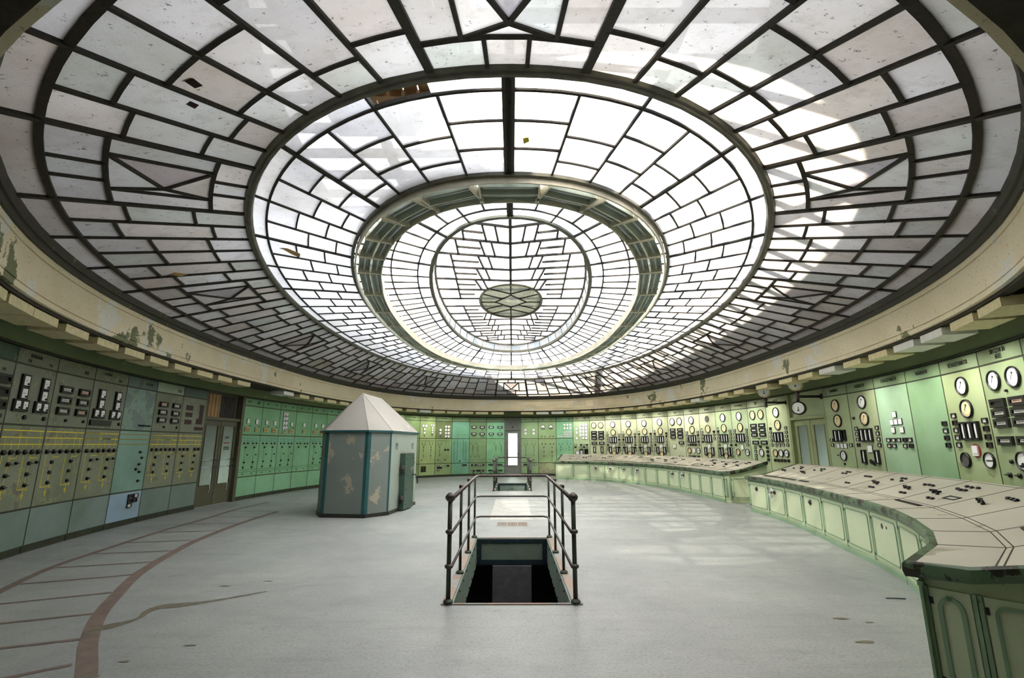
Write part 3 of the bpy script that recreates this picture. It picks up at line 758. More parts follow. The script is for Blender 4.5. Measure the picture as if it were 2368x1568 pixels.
# ------------------------------------------------------------------ instruments for the panels (local frame: x right, z up, toward the room = -y)
CACHE = {}
def cm(key, fn):
    if key not in CACHE: CACHE[key] = fn()
    return CACHE[key]
def m_bezel(d, thin=False):
    mb = MB().mat(M['black']); r = d / 2; k = 0.80 if not thin else 0.86
    mb.smooth = True; mb.lathe([(r * 0.97, 0), (r, 0.012), (r * 0.96, 0.03), (r * 0.9, 0.034), (r * k, 0.02), (r * k, 0.012)], 28, axis='y'); return mb.mesh('round_gauge')
def m_dial(d, kind):
    mb = MB().mat(M[{'w': 'white', 'c': 'cream', 'd': 'pit', 'h': 'white', 'b': 'white'}[kind]]); r = d / 2 * 0.84
    mb.lathe([(r, 0.0), (r, 0.014)], 24, axis='y')
    mb.mat(M['ink'])
    if kind in 'wc':
        mb.lathe([(r * 0.12, 0.014), (r * 0.12, 0.019)], 10, c=(0, 0, r * 0.45), axis='y')
        mb.bar((0, -0.017, r * 0.45), (-r * 0.35, -0.017, -r * 0.25), 0.004, 0.003, up=Vector((0, 1, 0)))
        for a in range(-4, 5): 
            t = R(-90 + a * 14); mb.bar((r * 0.72 * math.cos(t), -0.0155, r * 0.72 * math.sin(t)), (r * 0.82 * math.cos(t), -0.0155, r * 0.82 * math.sin(t)), 0.004, 0.002, up=Vector((0, 1, 0)))
    if kind == 'h': mb.box(-r * 0.6, r * 0.75, -0.018, -0.014, -r * 0.12, r * 0.06)
    if kind == 'b':
        mb.lathe([(r * 0.3, 0.014), (r * 0.3, 0.018)], 12, c=(0, 0, -r * 0.45), axis='y'); mb.box(-r * 0.7, r * 0.7, -0.018, -0.014, -r * 0.75, -r * 0.45)
    return mb.mesh('dial')
def gauge(P, u, z, d=0.31, kind='w'):
    o = link('round_gauge', cm(('bez', d), lambda: m_bezel(d)), P, (u, -0.014, z))
    link('dial', cm(('dial', d, kind), lambda: m_dial(d, kind)), o, (0, 0, 0)); return o
def m_frame(w, h, mat, face, t, dep):
    mb = MB().mat(mat)
    mb.box(-w / 2, w / 2, -dep, 0, -h / 2, -h / 2 + t); mb.box(-w / 2, w / 2, -dep, 0, h / 2 - t, h / 2)
    mb.box(-w / 2, -w / 2 + t, -dep, 0, -h / 2 + t, h / 2 - t); mb.box(w / 2 - t, w / 2, -dep, 0, -h / 2 + t, h / 2 - t)
    if face: mb.mat(face); mb.box(-w / 2 + t, w / 2 - t, -dep * 0.5, 0, -h / 2 + t, h / 2 - t)
    return mb.mesh('meter')
def wide(P, u, z, w=0.33, h=0.115, face='offwhite', name='wide_meter'):
    o = link(name, cm(('w', w, h, 'x'), lambda: m_frame(w, h, M['black'], M['black'], w * 0.12, 0.04)), P, (u, -0.012, z))
    def win():
        mb = MB().mat(M[face]); mb.box(-w * 0.30, w * 0.30, -0.03, -0.02, -h * 0.27, h * 0.27); mb.mat(M['ink'])
        mb.box(-w * 0.24, w * 0.24, -0.0315, -0.03, -h * 0.04, h * 0.02); return mb.mesh('scale')
    if face: link('scale', cm(('win', w, h, face), win), o, (0, 0, 0))
    return o
def tall(P, u, z, w=0.13, h=0.29, dark=False):
    o = link('tall_meter', cm(('t', w, h), lambda: m_frame(w, h, M['black'], M['black'], w * 0.16, 0.05)), P, (u, -0.012, z))
    def win():
        mb = MB().mat(M['white']); n = 8
        for i in range(n):
            a, b_ = -1 + 2 * i / n, -1 + 2 * (i + 1) / n; c = lambda t: -w * 0.10 * (1 - t * t)
            mb.face([(c(a) - w * 0.02, -0.036, a * h * 0.38), (c(a) + w * 0.24, -0.036, a * h * 0.38), (c(b_) + w * 0.24, -0.036, b_ * h * 0.38), (c(b_) - w * 0.02, -0.036, b_ * h * 0.38)])
        mb.box(-w * 0.12, w * 0.22, -0.034, -0.024, -h * 0.38, h * 0.38)
        return mb.mesh('scale')
    if not dark: link('scale', cm(('twin', w, h), win), o, (0, 0, 0))
    return o
def small(P, u, z, kind=None, w=0.105, h=0.082):
    kind = kind or random.choice('wwwd')
    mats = {'w': M['offwhite'], 'd': M['brown'], 'r': M['rose'], 'x': M['white']}
    return link('indicator', cm(('s', w, h, kind), lambda: m_frame(w, h, M['black'], mats[kind], 0.013, 0.025)), P, (u, -0.012, z))
def plate(P, u, z, w=0.135, h=0.135, knob=False, name='square_meter'):
    def mk():
        mb = MB().mat(M['black']); t = 0.008; mb.box(-w / 2, w / 2, -0.015, 0, -h / 2, h / 2); mb.mat(M['white']); mb.box(-w / 2 + t, w / 2 - t, -0.022, -0.01, -h / 2 + t, h / 2 - t)
        mb.mat(M['ink'])
        if knob: mb.lathe([(w * 0.13, 0.02), (w * 0.11, 0.035)], 10, c=(w * 0.2, 0, -h * 0.3), axis='y'); mb.box(-w * 0.3, w * 0.1, -0.023, -0.02, 0, h * 0.04)
        return mb.mesh(name)
    return link(name, cm(('p', w, h, knob), mk), P, (u, -0.012, z))
def mk_knob(d, lever):
    mb = MB().mat(M['black']); r = d / 2; mb.smooth = True; mb.lathe([(r, 0), (r, 0.02), (r * 0.85, 0.03), (r * 0.3, 0.034)], 14, axis='y'); mb.smooth = False
    if lever: mb.box(-r * 1.25, r * 1.0, -0.05, -0.03, -r * 0.22, r * 0.22)
    return mb.mesh('knob')
def knob(P, u, z, d=0.06, lever=False, name='knob'):
    return link(name, cm(('k', d, lever), lambda: mk_knob(d, lever)), P, (u, -0.012, z))
def buttons(P, u, z, nx, nz, px=0.066, pz=0.075, face='orange', w=0.045, h=0.055, name='push_button'):
    def mk():
        mb = MB().mat(M['brown']); mb.box(-w / 2 - 0.006, w / 2 + 0.006, -0.012, 0, -h / 2 - 0.006, h / 2 + 0.006); mb.mat(M[face]); mb.box(-w / 2, w / 2, -0.022, -0.01, -h / 2, h / 2); return mb.mesh(name)
    me = cm(('b', w, h, face), mk)
    for i in range(nx):
        for j in range(nz): link(name, me, P, (u + (i - (nx - 1) / 2) * px, -0.012, z + (j - (nz - 1) / 2) * pz))
def slot(P, u, z, w, h, mat='maroon', name='empty_slot'):
    mb = MB().mat(M[mat]); mb.box(-w / 2, w / 2, -0.006, 0, -h / 2, h / 2); return mb.build(name, None, P, (u, -0.012, z))
FONTS = {}
def text(P, s, u, z, h=0.05, sx=0.62, mat='ink', y=-0.016, align='CENTER'):
    if not s: return
    key = (s, h, sx, mat)
    if key not in FONTS:
        c = bpy.data.curves.new('lettering', 'FONT'); c.body = s; c.size = h * 1.35; c.align_x = align; c.align_y = 'CENTER'; c.extrude = 0.001; c.space_line = 0.85; c.offset = h * 0.012
        c.materials.append(M[mat]); to = bpy.data.objects.new('lettering_tmp', c)
        me = bpy.data.meshes.new_from_object(to); me.name = 'lettering'; bpy.data.objects.remove(to); bpy.data.curves.remove(c); FONTS[key] = me
    o = bpy.data.objects.new('lettering', FONTS[key]); COL.objects.link(o); o.parent = P; o.location = (u, y, z)
    o.rotation_euler = (R(90), 0, 0); o.scale = (sx, 1, 1); return o

H0, H1, H2, H3, H4 = 0.10, 0.66, 1.89, 2.765, 3.0
PROTO = {}
def sheet(P, name, w, z0, z1, col):
    g = 0.014
    mb = MB(); mb.box(g, w - g, -0.012, 0.02, z0 + g, z1 - g); return mb.build(name, M['paint'], P, (0, 0, 0), None, col)
def bay(s0, s1, label, cols, splits='LMUH', wear=0.3):
    A = WALL.S(s0); B = WALL.S(s1); dx, dy = B[0] - A[0], B[1] - A[1]; w = math.hypot(dx, dy)
    P = empty('switchboard', (A[0], A[1], 0), math.atan2(dy, dx)); tag(P, label, 'control panel', 'control panels around the oval wall'); P['w'] = 0
    del P['w']
    c = lambda k: (cols.get(k) or cols['*'])
    def C4(k):
        x = c(k); x = srgb(*x[:3]) if len(x) == 3 else srgb(*x[:3]); return (x[0], x[1], x[2], cols.get('wear', wear) if not (isinstance(c(k), tuple) and len(c(k)) == 4) else c(k)[3])
    mb = MB(); mb.box(0, w, 0.0, 0.06, H0 - 0.10, H0); t = 0.022
    zs = [H0, H1, H2, H3, H4] if splits == 'LMUH' else [H0, H3, H4]
    for z in zs[:-1]: mb.box(0, w, -0.006, 0.05, z - 0.014, z + 0.014)
    mb.box(0, 0.017, -0.008, 0.05, 0, H4); mb.box(w - 0.017, w, -0.008, 0.05, 0, H4); mb.box(0, w, 0.02, 0.05, 0, H4)
    mb.build('panel_frame', M['frame'], P)
    if splits == 'LMUH':
        sheet(P, 'lower_sheet', w, H0, H1, C4('L')); sheet(P, 'middle_sheet', w, H1, H2, C4('M')); sheet(P, 'upper_sheet', w, H2, H3, C4('U'))
    else: sheet(P, 'main_sheet', w, H0, H3, C4('M'))
    sheet(P, 'header_sheet', w, H3, H4, C4('H'))
    return P, w
class Lines:
    def __init__(s): s.mb = MB()
    def h(s, u0, u1, z, t, m): s.mb.mat(M[m]); s.mb.box(u0, u1, -0.0155, -0.010, z - t / 2, z + t / 2); return s
    def v(s, u, z0, z1, t, m): s.mb.mat(M[m]); s.mb.box(u - t / 2, u + t / 2, -0.0155, -0.010, z0, z1); return s
    def ring(s, u, z, r, m):
        s.mb.mat(M[m]); n = 12
        for k in range(n):
            a, b = 2 * math.pi * k / n, 2 * math.pi * (k + 1) / n
            s.mb.bar((u + r * math.cos(a), -0.013, z + r * math.sin(a)), (u + r * math.cos(b), -0.013, z + r * math.sin(b)), 0.01, 0.004, up=Vector((0, 1, 0)))
        return s
    def done(s, P): 
        if s.mb.f: s.mb.build('mimic_diagram', None, P)

G_OLD = (112, 120, 92); G_BLUE = (92, 112, 98)
# ---- left: old grey-green bays with yellow mimic diagram
def mimic_yellow(P, w, var=0, kn=6, black=False):
    L = Lines()
    for z, t in ((1.81, 0.016), (1.71, 0.016), (1.61, 0.016)): L.h(0.03, w - 0.03, z, t, 'yellow')
    if black:
        L.h(0.03, w * 0.42, 1.812, 0.018, 'ink'); L.h(0.03, w * 0.42, 1.712, 0.018, 'ink'); L.h(w * 0.5, w * 0.75, 1.712, 0.018, 'ink')
    us = [0.11, 0.265, 0.42, 0.58, 0.74, 0.89][:kn] if kn == 6 else [0.12, 0.27, 0.42, 0.72, 0.88]
    tops = [1.81, 1.71, 1.61]
    for i, u in enumerate(us):
        L.v(u * w, 1.52, tops[(i + 1 + var) % 3], 0.011, 'yellow')
    for j, (a, b) in enumerate(((0.27, 0.42), (0.74, 0.89))):
        L.h(a * w, b * w, 1.41, 0.011, 'yellow'); L.v(a * w, 1.36, 1.47, 0.011, 'yellow'); L.v(b * w, 1.41, 1.47, 0.011, 'yellow')
        L.v(a * w - 0.01, 1.02, 1.36, 0.011, 'yellow'); L.v(a * w - 0.02, 0.80, 1.02, 0.011, 'yellow')
        L.v(a * w - 0.16 * w, 0.95, 1.48, 0.011, 'yellow'); L.h(a * w - 0.16 * w, a * w, 0.95, 0.011, 'yellow')
        L.ring(a * w - 0.02, 0.86, 0.022, 'yellow'); L.ring(a * w + 0.05, 0.95, 0.02, 'yellow')
    L.done(P)
    for u in us: knob(P, u * w, 1.495, 0.075, True, 'mimic_knob')
    for u, z in ((0.26, 1.33), (0.73, 1.33), (0.25, 1.17), (0.72, 1.17), (0.25, 1.01), (0.72, 1.01)): knob(P, u * w, z, 0.06, (var % 2 == 0), 'mimic_knob')
    for u, z in ((0.26, 1.33), (0.73, 1.33)):
        if var == 0: knob(P, (u + 0.17) * w, z + 0.01, 0.045, True, 'mimic_knob')
def cluster(P, w, orange=False):
    for u, z, a, b in ((0.26, 2.52, 0.15, 0.17), (0.26, 2.335, 0.15, 0.17), (0.17, 2.165, 0.13, 0.145), (0.335, 2.165, 0.13, 0.145), (0.74, 2.52, 0.15, 0.17), (0.74, 2.335, 0.15, 0.17), (0.65, 2.165, 0.13, 0.145), (0.82, 2.165, 0.13, 0.145)):
        link('meter_frame', cm(('mf', a, b), lambda: m_frame(a + 0.035, b + 0.03, M['black'], M['black'], 0.02, 0.03)), P, (u * w, -0.012, z)); plate(P, u * w - 0.008, z + 0.005, a - 0.02, b - 0.02, True).location.y = -0.03
def wides6(P, w, ks=True, scale=1.0):
    for u in (0.28, 0.75):
        for z in (2.50, 2.325, 2.15): wide(P, u * w, z, 0.30 * scale, 0.12, random.choice(['offwhite', 'rose', 'offwhite']))
    if ks:
        for u in (0.40, 0.87): knob(P, u * w, 2.0, 0.05); 
OLD = {'*': G_OLD, 'L': (104, 126, 112, 0.1), 'H': (96, 104, 78), 'U': (108, 116, 92)}
P, w = bay(-25.62, -24.62, 'dark green control panel at the far left edge, mostly out of view', {**OLD, 'H': (50, 84, 56)})
P, w = bay(-24.62, -23.62, 'control panel with black empty windows at the left edge of view', {**OLD, 'H': (44, 74, 50)}, wear=0.5)
for z in (2.50, 2.325, 2.15): wide(P, 0.76 * w, z, 0.32, 0.13, None)
knob(P, 0.86 * w, 2.0); mimic_yellow(P, w, 1); text(P, '35-36', 0.75 * w, 2.63, 0.04)
P, w = bay(-23.62, -22.62, 'old green control panel with two clusters of white meters, leftmost such', OLD, wear=0.55)
cluster(P, w); knob(P, 0.40 * w, 2.0, 0.065); knob(P, 0.87 * w, 2.0, 0.065); mimic_yellow(P, w, 0); text(P, 'EI FORGALMI', 0.42 * w, 2.905, 0.055); text(P, '37-38', 0.28 * w, 2.83, 0.045); text(P, '39-40', 0.8 * w, 2.83, 0.045)
P, w = bay(-22.62, -21.58, 'green control panel with six wide meters, lettered 44-45', OLD, wear=0.6)
wides6(P, w); mimic_yellow(P, w, 1); text(P, '44-45', 0.74 * w, 2.85, 0.06)
P, w = bay(-21.58, -20.55, 'green control panel with meter clusters and a black four-button bar, lettered 49-52', {**OLD, 'H': (96, 106, 76)}, wear=0.5)
cluster(P, w); mimic_yellow(P, w, 0, black=True); knob(P, 0.9 * w, 2.0)
mb = MB().mat(M['black']); mb.box(-0.3, 0.3, -0.03, 0, -0.05, 0.05); mb.build('button_bar', None, P, (0.34 * w, -0.012, 2.0))
buttons(P, 0.34 * w, 2.0, 4, 1, 0.145, 0.1, 'offwhite', 0.09, 0.065); text(P, 'Ls 30 TRAFÓ', 0.36 * w, 2.91, 0.05); text(P, '49-52', 0.75 * w, 2.83, 0.05)
P, w = bay(-20.55, -19.52, 'blotched teal control panel with a pale blue lower sheet', {'*': (102, 136, 116), 'H': (76, 104, 90), 'U': (108, 144, 128, 0.85), 'M': (108, 150, 128, 0.0), 'L': (132, 162, 176, 0.0)}, wear=0.6)
L = Lines()
for z in (1.81, 1.71, 1.61): L.h(0.03, w - 0.03, z, 0.018, 'ochre')
L.done(P)
for i in range(6): knob(P, (0.55 + 0.07 * i) * w, 2.0, 0.035)
for u, z in ((0.72, 1.45), (0.80, 1.33), (0.74, 1.2), (0.66, 1.1), (0.78, 1.04), (0.78, 0.86)): knob(P, u * w, z, 0.055, True)
for u, z, k in ((0.62, 0.56, 'd'), (0.80, 0.56, 'w'), (0.62, 0.47, 'd'), (0.78, 0.47, 'd'), (0.62, 0.38, 'w')): small(P, u * w, z, k, 0.14, 0.085)
text(P, 'SZIGETÜZEM', 0.7 * w, 2.88, 0.05)
P, w = bay(-19.52, -18.48, 'narrow-looking control panel with a pale header lettered 54-55', {**OLD, 'H': (140, 160, 128, 0.0)}, wear=0.55)
wides6(P, w, scale=0.95); mimic_yellow(P, w, 1, black=True); text(P, '54-55', 0.82 * w, 2.86, 0.075)
P, w = bay(-18.48, -17.48, 'control panel with maroon empty slots beside the left double door', {**OLD, 'H': (62, 86, 72, 0)}, wear=0.55)
for u, z, a, b in ((0.30, 2.50, 0.27, 0.12), (0.30, 2.33, 0.27, 0.11), (0.30, 2.15, 0.27, 0.11), (0.81, 2.43, 0.16, 0.36), (0.76, 2.18, 0.27, 0.14), (0.77, 2.0, 0.36, 0.08)): slot(P, u * w, z, a, b)
mimic_yellow(P, w, 2, 5)

# ---- mint green bays behind the booth
MINT = {'*': (104, 168, 112), 'H': (96, 156, 102), 'L': (114, 176, 124), 'wear': 0.05}
def mimic_blue(P, w, pat):
    L = Lines(); L.h(0.05, w - 0.05, 1.79, 0.01, 'blue'); L.h(0.05, w - 0.05, 1.71, 0.01, 'blue')
    if pat != 'x':
        for c in (0.27, 0.72):
            for s in (-0.095, 0.095): L.v((c + s) * w, 1.66, 1.79, 0.006, 'blue')
            L.h((c - 0.09) * w, (c + 0.09) * w, 1.57, 0.007, 'blue'); L.v(c * w, 1.25, 1.52, 0.007, 'blue'); L.v(c * w, 0.95, 1.25, 0.008, 'ink')
            L.v(c * w + 0.0, 0.86, 1.0, 0.006, 'ink')
    L.h(0.04, w - 0.02, 0.86, 0.008, 'ink'); L.h(0.04, w - 0.02, 0.80, 0.008, 'ink'); L.done(P)
    for c in (0.27, 0.72):
        for s in (-0.095, 0.095): knob(P, (c + s) * w, 1.64, 0.055, True, 'mimic_knob')
        knob(P, c * w, 1.52, 0.06, True, 'mimic_knob')
        if pat != 'x':
            knob(P, (c + 0.12) * w, 1.30, 0.04, True, 'mimic_knob'); knob(P, c * w, 1.08, 0.055, True, 'mimic_knob'); knob(P, (c - 0.03) * w, 0.93, 0.05, True, 'mimic_knob')
        text(P, 'T.%d' % random.randint(3, 9) if False else 'VII-VI', c * w, 0.74, 0.035, 0.8)
hdr = [('FÓGYŰJTŐ', 'ÓBUDAI\nÚTKAPOCS'), ('I.TRAFÓ', 'II.TRAFÓ'), ('FEDÉLZ.', 'HÁZI Ü.'), ('III.TRAFÓ', 'IV.TRAFÓ'), ('V.TRAFÓ', 'VI.TRAFÓ')] + [('VII.TRAFÓ', 'VIII.TRAFÓ')] * 6
ms = [-15.68, -14.69, -13.70, -12.75, -11.81, -10.88, -9.95, -8.98, -8.0, -7.0, -6.02]
mlab = ['first mint green panel right of the left double door, two meters over cream buttons', 'second mint green panel right of the left double door, twin blocks of eight cream buttons', 'mint green panel with a column of eight white square meters', 'mint green panel with a single white meter and four cream buttons',
        'mint green panel just left of the pointed booth roof', 'mint green panel whose header shows beside the booth roof', 'mint green panel hidden behind the booth roof', 'mint green panel hidden behind the middle of the booth', 'mint green panel hidden behind the right half of the booth', 'olive green panel hidden at the right edge of the booth']
for i in range(10):
    cc = MINT if i < 7 else {'*': (112, 150, 84), 'wear': 0.1}
    P, w = bay(ms[i], ms[i + 1], mlab[i], cc)
    text(P, hdr[i][0], 0.25 * w, 2.89, 0.042); text(P, hdr[i][1], 0.73 * w, 2.89, 0.042)
    if i == 2:
        for a in range(2):
            for b_ in range(4): plate(P, (0.25 + 0.145 * a) * w, 2.62 - 0.155 * b_, 0.13, 0.14, True)
        plate(P, 0.73 * w, 2.30, 0.13, 0.14); buttons(P, 0.28 * w, 2.01, 3, 1); buttons(P, 0.73 * w, 2.06, 4, 2); knob(P, 0.85 * w, 2.17, 0.03)
    elif i == 3: plate(P, 0.5 * w, 2.30, 0.13, 0.14); buttons(P, 0.5 * w, 2.06, 2, 2)
    elif i < 6:
        plate(P, 0.26 * w, 2.30, 0.13, 0.15); plate(P, 0.72 * w, 2.30, 0.13, 0.15)
        buttons(P, 0.25 * w, 2.06, 4, 2); buttons(P, 0.71 * w, 2.06, 2 if i == 0 else 4, 2); knob(P, 0.38 * w, 2.17, 0.03); knob(P, 0.84 * w, 2.17, 0.03)
    mimic_blue(P, w, 'x' if i == 3 else 'n')

# ---- back wall bays
def vline(P, w, us, col='ink', z0=0.9):
    L = Lines(); L.h(0.05, w - 0.05, 1.80, 0.008, col); L.h(0.05, w - 0.05, 1.73, 0.006, col)
    for u in us:
        L.v(u * w, z0, 1.56, 0.008, col)
        for s in (-0.09, 0.09): L.v((u + s) * w, 1.60, 1.80, 0.006, col); L.mb.bar(((u + s) * w, -0.013, 1.62), (u * w, -0.013, 1.50), 0.007, 0.004, up=Vector((0, 1, 0)))
    L.done(P)
    for u in us:
        for s in (-0.09, 0.09): knob(P, (u + s) * w, 1.62, 0.04, False, 'mimic_knob')
        for z in (1.46, 1.32, 1.05): knob(P, u * w, z, 0.042, z == 1.32, 'mimic_knob')
OL = (150, 176, 100)
P, w = bay(-6.02, -5.08, 'plain olive green panel emerging right of the booth', {'*': (118, 148, 84), 'wear': 0.1}); vline(P, w, [0.3], z0=1.1); text(P, 'KAPCSOLÓ', 0.6 * w, 2.89, 0.045)
P, w = bay(-5.08, -4.16, 'olive panel with Y-shaped meter stacks and a black six-slot block below', {'*': OL, 'wear': 0.15})
for u, z in ((0.19, 2.51), (0.36, 2.51), (0.275, 2.34), (0.275, 2.17), (0.70, 2.55), (0.83, 2.55), (0.76, 2.43), (0.76, 2.31), (0.76, 2.19)): plate(P, u * w, z, 0.105 if u > 0.5 else 0.125, 0.10 if u > 0.5 else 0.13)
knob(P, 0.27 * w, 2.02, 0.05); knob(P, 0.76 * w, 2.10, 0.05); buttons(P, 0.76 * w, 2.03, 4, 1, 0.06, 0.06, 'offwhite', 0.03, 0.03)
vline(P, w, [0.25, 0.72]); knob(P, 0.16 * w, 0.84, 0.055)
for a in range(2):
    for b_ in range(3): small(P, (0.20 + 0.165 * a) * w, 0.51 - 0.095 * b_, 'd', 0.13, 0.08)
text(P, 'MÉRŐCSOP. I.', 0.45 * w, 2.89, 0.045)
P, w = bay(-4.16, -3.23, 'green panel with a block of eight square meters on a dark patch', {'*': (128, 158, 92), 'U': (100, 116, 62), 'wear': 0.2})
for a in range(2):
    for b_ in range(4): plate(P, (0.62 + 0.17 * a) * w, 2.49 - 0.165 * b_, 0.13, 0.13, True)
plate(P, 0.28 * w, 2.32, 0.13, 0.13); plate(P, 0.28 * w, 2.16, 0.13, 0.13, True); knob(P, 0.28 * w, 2.0, 0.05); vline(P, w, [0.27], z0=1.0)
L = Lines(); L.v(0.62 * w, 1.3, 1.75, 0.006, 'blue'); L.v(0.78 * w, 1.3, 1.75, 0.006, 'blue'); L.done(P)
small(P, 0.60 * w, 1.33, 'd'); small(P, 0.77 * w, 1.33, 'd'); knob(P, 0.18 * w, 0.84, 0.06); knob(P, 0.62 * w, 0.84, 0.06)
for u, z, k in ((0.20, 0.54, 'w'), (0.36, 0.54, 'w'), (0.20, 0.45, 'd'), (0.36, 0.45, 'd'), (0.20, 0.33, 'w'), (0.64, 0.54, 'w'), (0.80, 0.54, 'd')): small(P, u * w, z, k, 0.13, 0.08)
text(P, 'TERHELÉS  MÉRÉS', 0.5 * w, 2.89, 0.045)
P, w = bay(-3.23, -2.26, 'teal panel with two slanting ladders of small marks', {'*': (92, 158, 120), 'H': (116, 150, 90), 'wear': 0.0})
L = Lines()
for i in range(13):
    z = 1.78 - i * 0.082
    for s in (0.14, 0.79): L.mb.mat(M['ink']); L.mb.bar((s * w - 0.045, -0.013, z - 0.05), (s * w + 0.055, -0.013, z - 0.03), 0.018, 0.004, up=Vector((0, 1, 0)))
L.done(P)
for i in range(13):
    for u in (0.31, 0.66): knob(P, u * w, 1.82 - i * 0.082, 0.028, False, 'mimic_knob')
for u in (0.32, 0.58, 0.72): knob(P, u * w, 2.09, 0.028)
knob(P, 0.46 * w, 0.76, 0.07); small(P, 0.66 * w, 0.56, 'd', 0.12, 0.075); small(P, 0.80 * w, 0.56, 'd', 0.12, 0.075)
def loops(P, w, cs, mirror=False):
    L = Lines(); L.h(0.05, w - 0.05, 1.80, 0.006, 'ink'); L.h(0.05, w - 0.05, 1.74, 0.006, 'ink')
    for c in cs:
        L.v(c * w, 1.07, 1.62, 0.008, 'ink'); L.v((c - 0.09) * w, 0.95, 1.07, 0.007, 'ink'); L.v((c + 0.09) * w, 0.95, 1.07, 0.007, 'ink'); L.h((c - 0.09) * w, (c + 0.09) * w, 1.07, 0.007, 'ink')
        L.ring((c - 0.09) * w, 0.97, 0.03, 'ink'); L.ring((c + 0.09) * w, 0.97, 0.03, 'ink')
    L.h(0.08 * w, 0.95 * w, 0.84, 0.007, 'ink'); L.h(0.08 * w, 0.95 * w, 0.79, 0.007, 'ink')
    c = 0.80 if not mirror else 0.2
    L.v((c - 0.06) * w, 1.0, 1.22, 0.006, 'ink'); L.v((c + 0.06) * w, 1.0, 1.22, 0.006, 'ink'); L.h((c - 0.06) * w, (c + 0.06) * w, 1.22, 0.006, 'ink'); L.done(P)
    for c in cs:
        for z in (1.50, 1.40, 1.30): knob(P, c * w, z, 0.04, False, 'mimic_knob')
        knob(P, (c - 0.09) * w, 1.64, 0.045, False, 'mimic_knob')
for (s0, s1, c1, c2, lab, mir) in ((-2.26, -1.34, (112, 148, 92), (98, 138, 88), 'green panel with four wide meters, second left of the narrow door', False), (-1.34, -0.37, (110, 176, 116), (104, 178, 122), 'mint panel with four wide meters, directly left of the narrow door', True)):
    P, w = bay(s0, s1, lab, {'*': c1, 'U': c2, 'H': (104, 138, 84), 'wear': 0.1})
    for u in (0.26, 0.74):
        for z in (2.49, 2.14): wide(P, u * w, z, 0.27, 0.12, 'white')
        for k in range(3): knob(P, (u - 0.06 + 0.07 * k) * w, 1.99, 0.035)
    loops(P, w, (0.2, 0.5) if not mir else (0.52, 0.82), mir); knob(P, 0.74 * w, 2.32, 0.05)
    for k in range(7): small(P, (0.17 + 0.11 * k) * w, 0.555, random.choice('ddwd'), 0.095, 0.08); small(P, (0.17 + 0.11 * k) * w, 0.265, random.choice('ddwd'), 0.095, 0.08)
    knob(P, 0.25 * w, 0.15, 0.06); knob(P, 0.68 * w, 0.15, 0.06); text(P, 'T.TRANSZFORM.' if not mir else 'VII.TRANSZF.', 0.5 * w, 2.88, 0.045)
P, w = bay(0.51, 1.44, 'green panel with two pairs of stacked square meters, directly right of the narrow door', {'*': (136, 172, 112), 'wear': 0.05})
for u in (0.27, 0.74): plate(P, u * w, 2.34, 0.14, 0.14, True); plate(P, u * w, 2.165, 0.14, 0.14)
vline(P, w, [0.27, 0.74], z0=1.0); knob(P, 0.72 * w, 0.80, 0.06); small(P, 0.2 * w, 0.56, 'd', 0.12, .08); small(P, 0.33 * w, 0.56, 'd', 0.12, .08); small(P, 0.68 * w, 0.56, 'w', 0.12, .08); small(P, 0.83 * w, 0.56, 'w', 0.12, .08)
text(P, 'ALÁÁLL.\nI.KAPCS.', 0.27 * w, 2.88, 0.04); text(P, 'III.KAPCS.\nIV.KAPCS.', 0.73 * w, 2.88, 0.04)
P, w = bay(1.44, 2.41, 'green panel with two black-and-white round meters and a scraped lower sheet', {'*': (136, 168, 108), 'L': (132, 146, 100, 0.9), 'wear': 0.2})
gauge(P, 0.27 * w, 2.49, 0.25, 'b'); gauge(P, 0.72 * w, 2.49, 0.25, 'b')
for u in (0.2, 0.38, 0.66, 0.84): knob(P, u * w, 2.0, 0.055)
L = Lines()
for z in (1.84, 1.79, 1.73): L.h(0.05, w - 0.05, z, 0.008, 'ochre')
for c in (0.31, 0.76): L.v(c * w, 0.95, 1.55, 0.007, 'red'); L.h((c - 0.09) * w, (c + 0.09) * w, 1.55, 0.007, 'ochre')
L.done(P)
for c in (0.31, 0.76):
    for s in (-0.09, 0.09): knob(P, (c + s) * w, 1.62, 0.065, False, 'mimic_knob')
    for z in (1.44, 1.22, 1.0): knob(P, c * w, z, 0.055, False, 'mimic_knob')
text(P, 'LYÓN\nI.KAPCS.', 0.27 * w, 2.88, 0.04); text(P, 'II.KAPCS.', 0.73 * w, 2.86, 0.04)
P, w = bay(2.41, 3.36, 'teal panel with rows of small white tiles at the end of the far desk', {'*': (116, 180, 128), 'H': (104, 150, 100), 'wear': 0.0})
for a in range(3):
    for b_ in range(2): plate(P, (0.52 + 0.17 * a) * w, 2.59 - 0.17 * b_, 0.115, 0.115, name='white_tile')
buttons(P, 0.70 * w, 2.11, 7, 3, 0.066, 0.11, 'white', 0.05, 0.06); buttons(P, 0.25 * w, 2.0, 6, 1, 0.055, 0.1, 'white', 0.045, 0.05)
vline(P, w, [0.25, 0.75], 'blue'); text(P, 'VI. 2 TR.A.', 0.28 * w, 2.88, 0.045); text(P, 'HÁLÓ.\nMÉRÉS IV.', 0.78 * w, 2.88, 0.04)

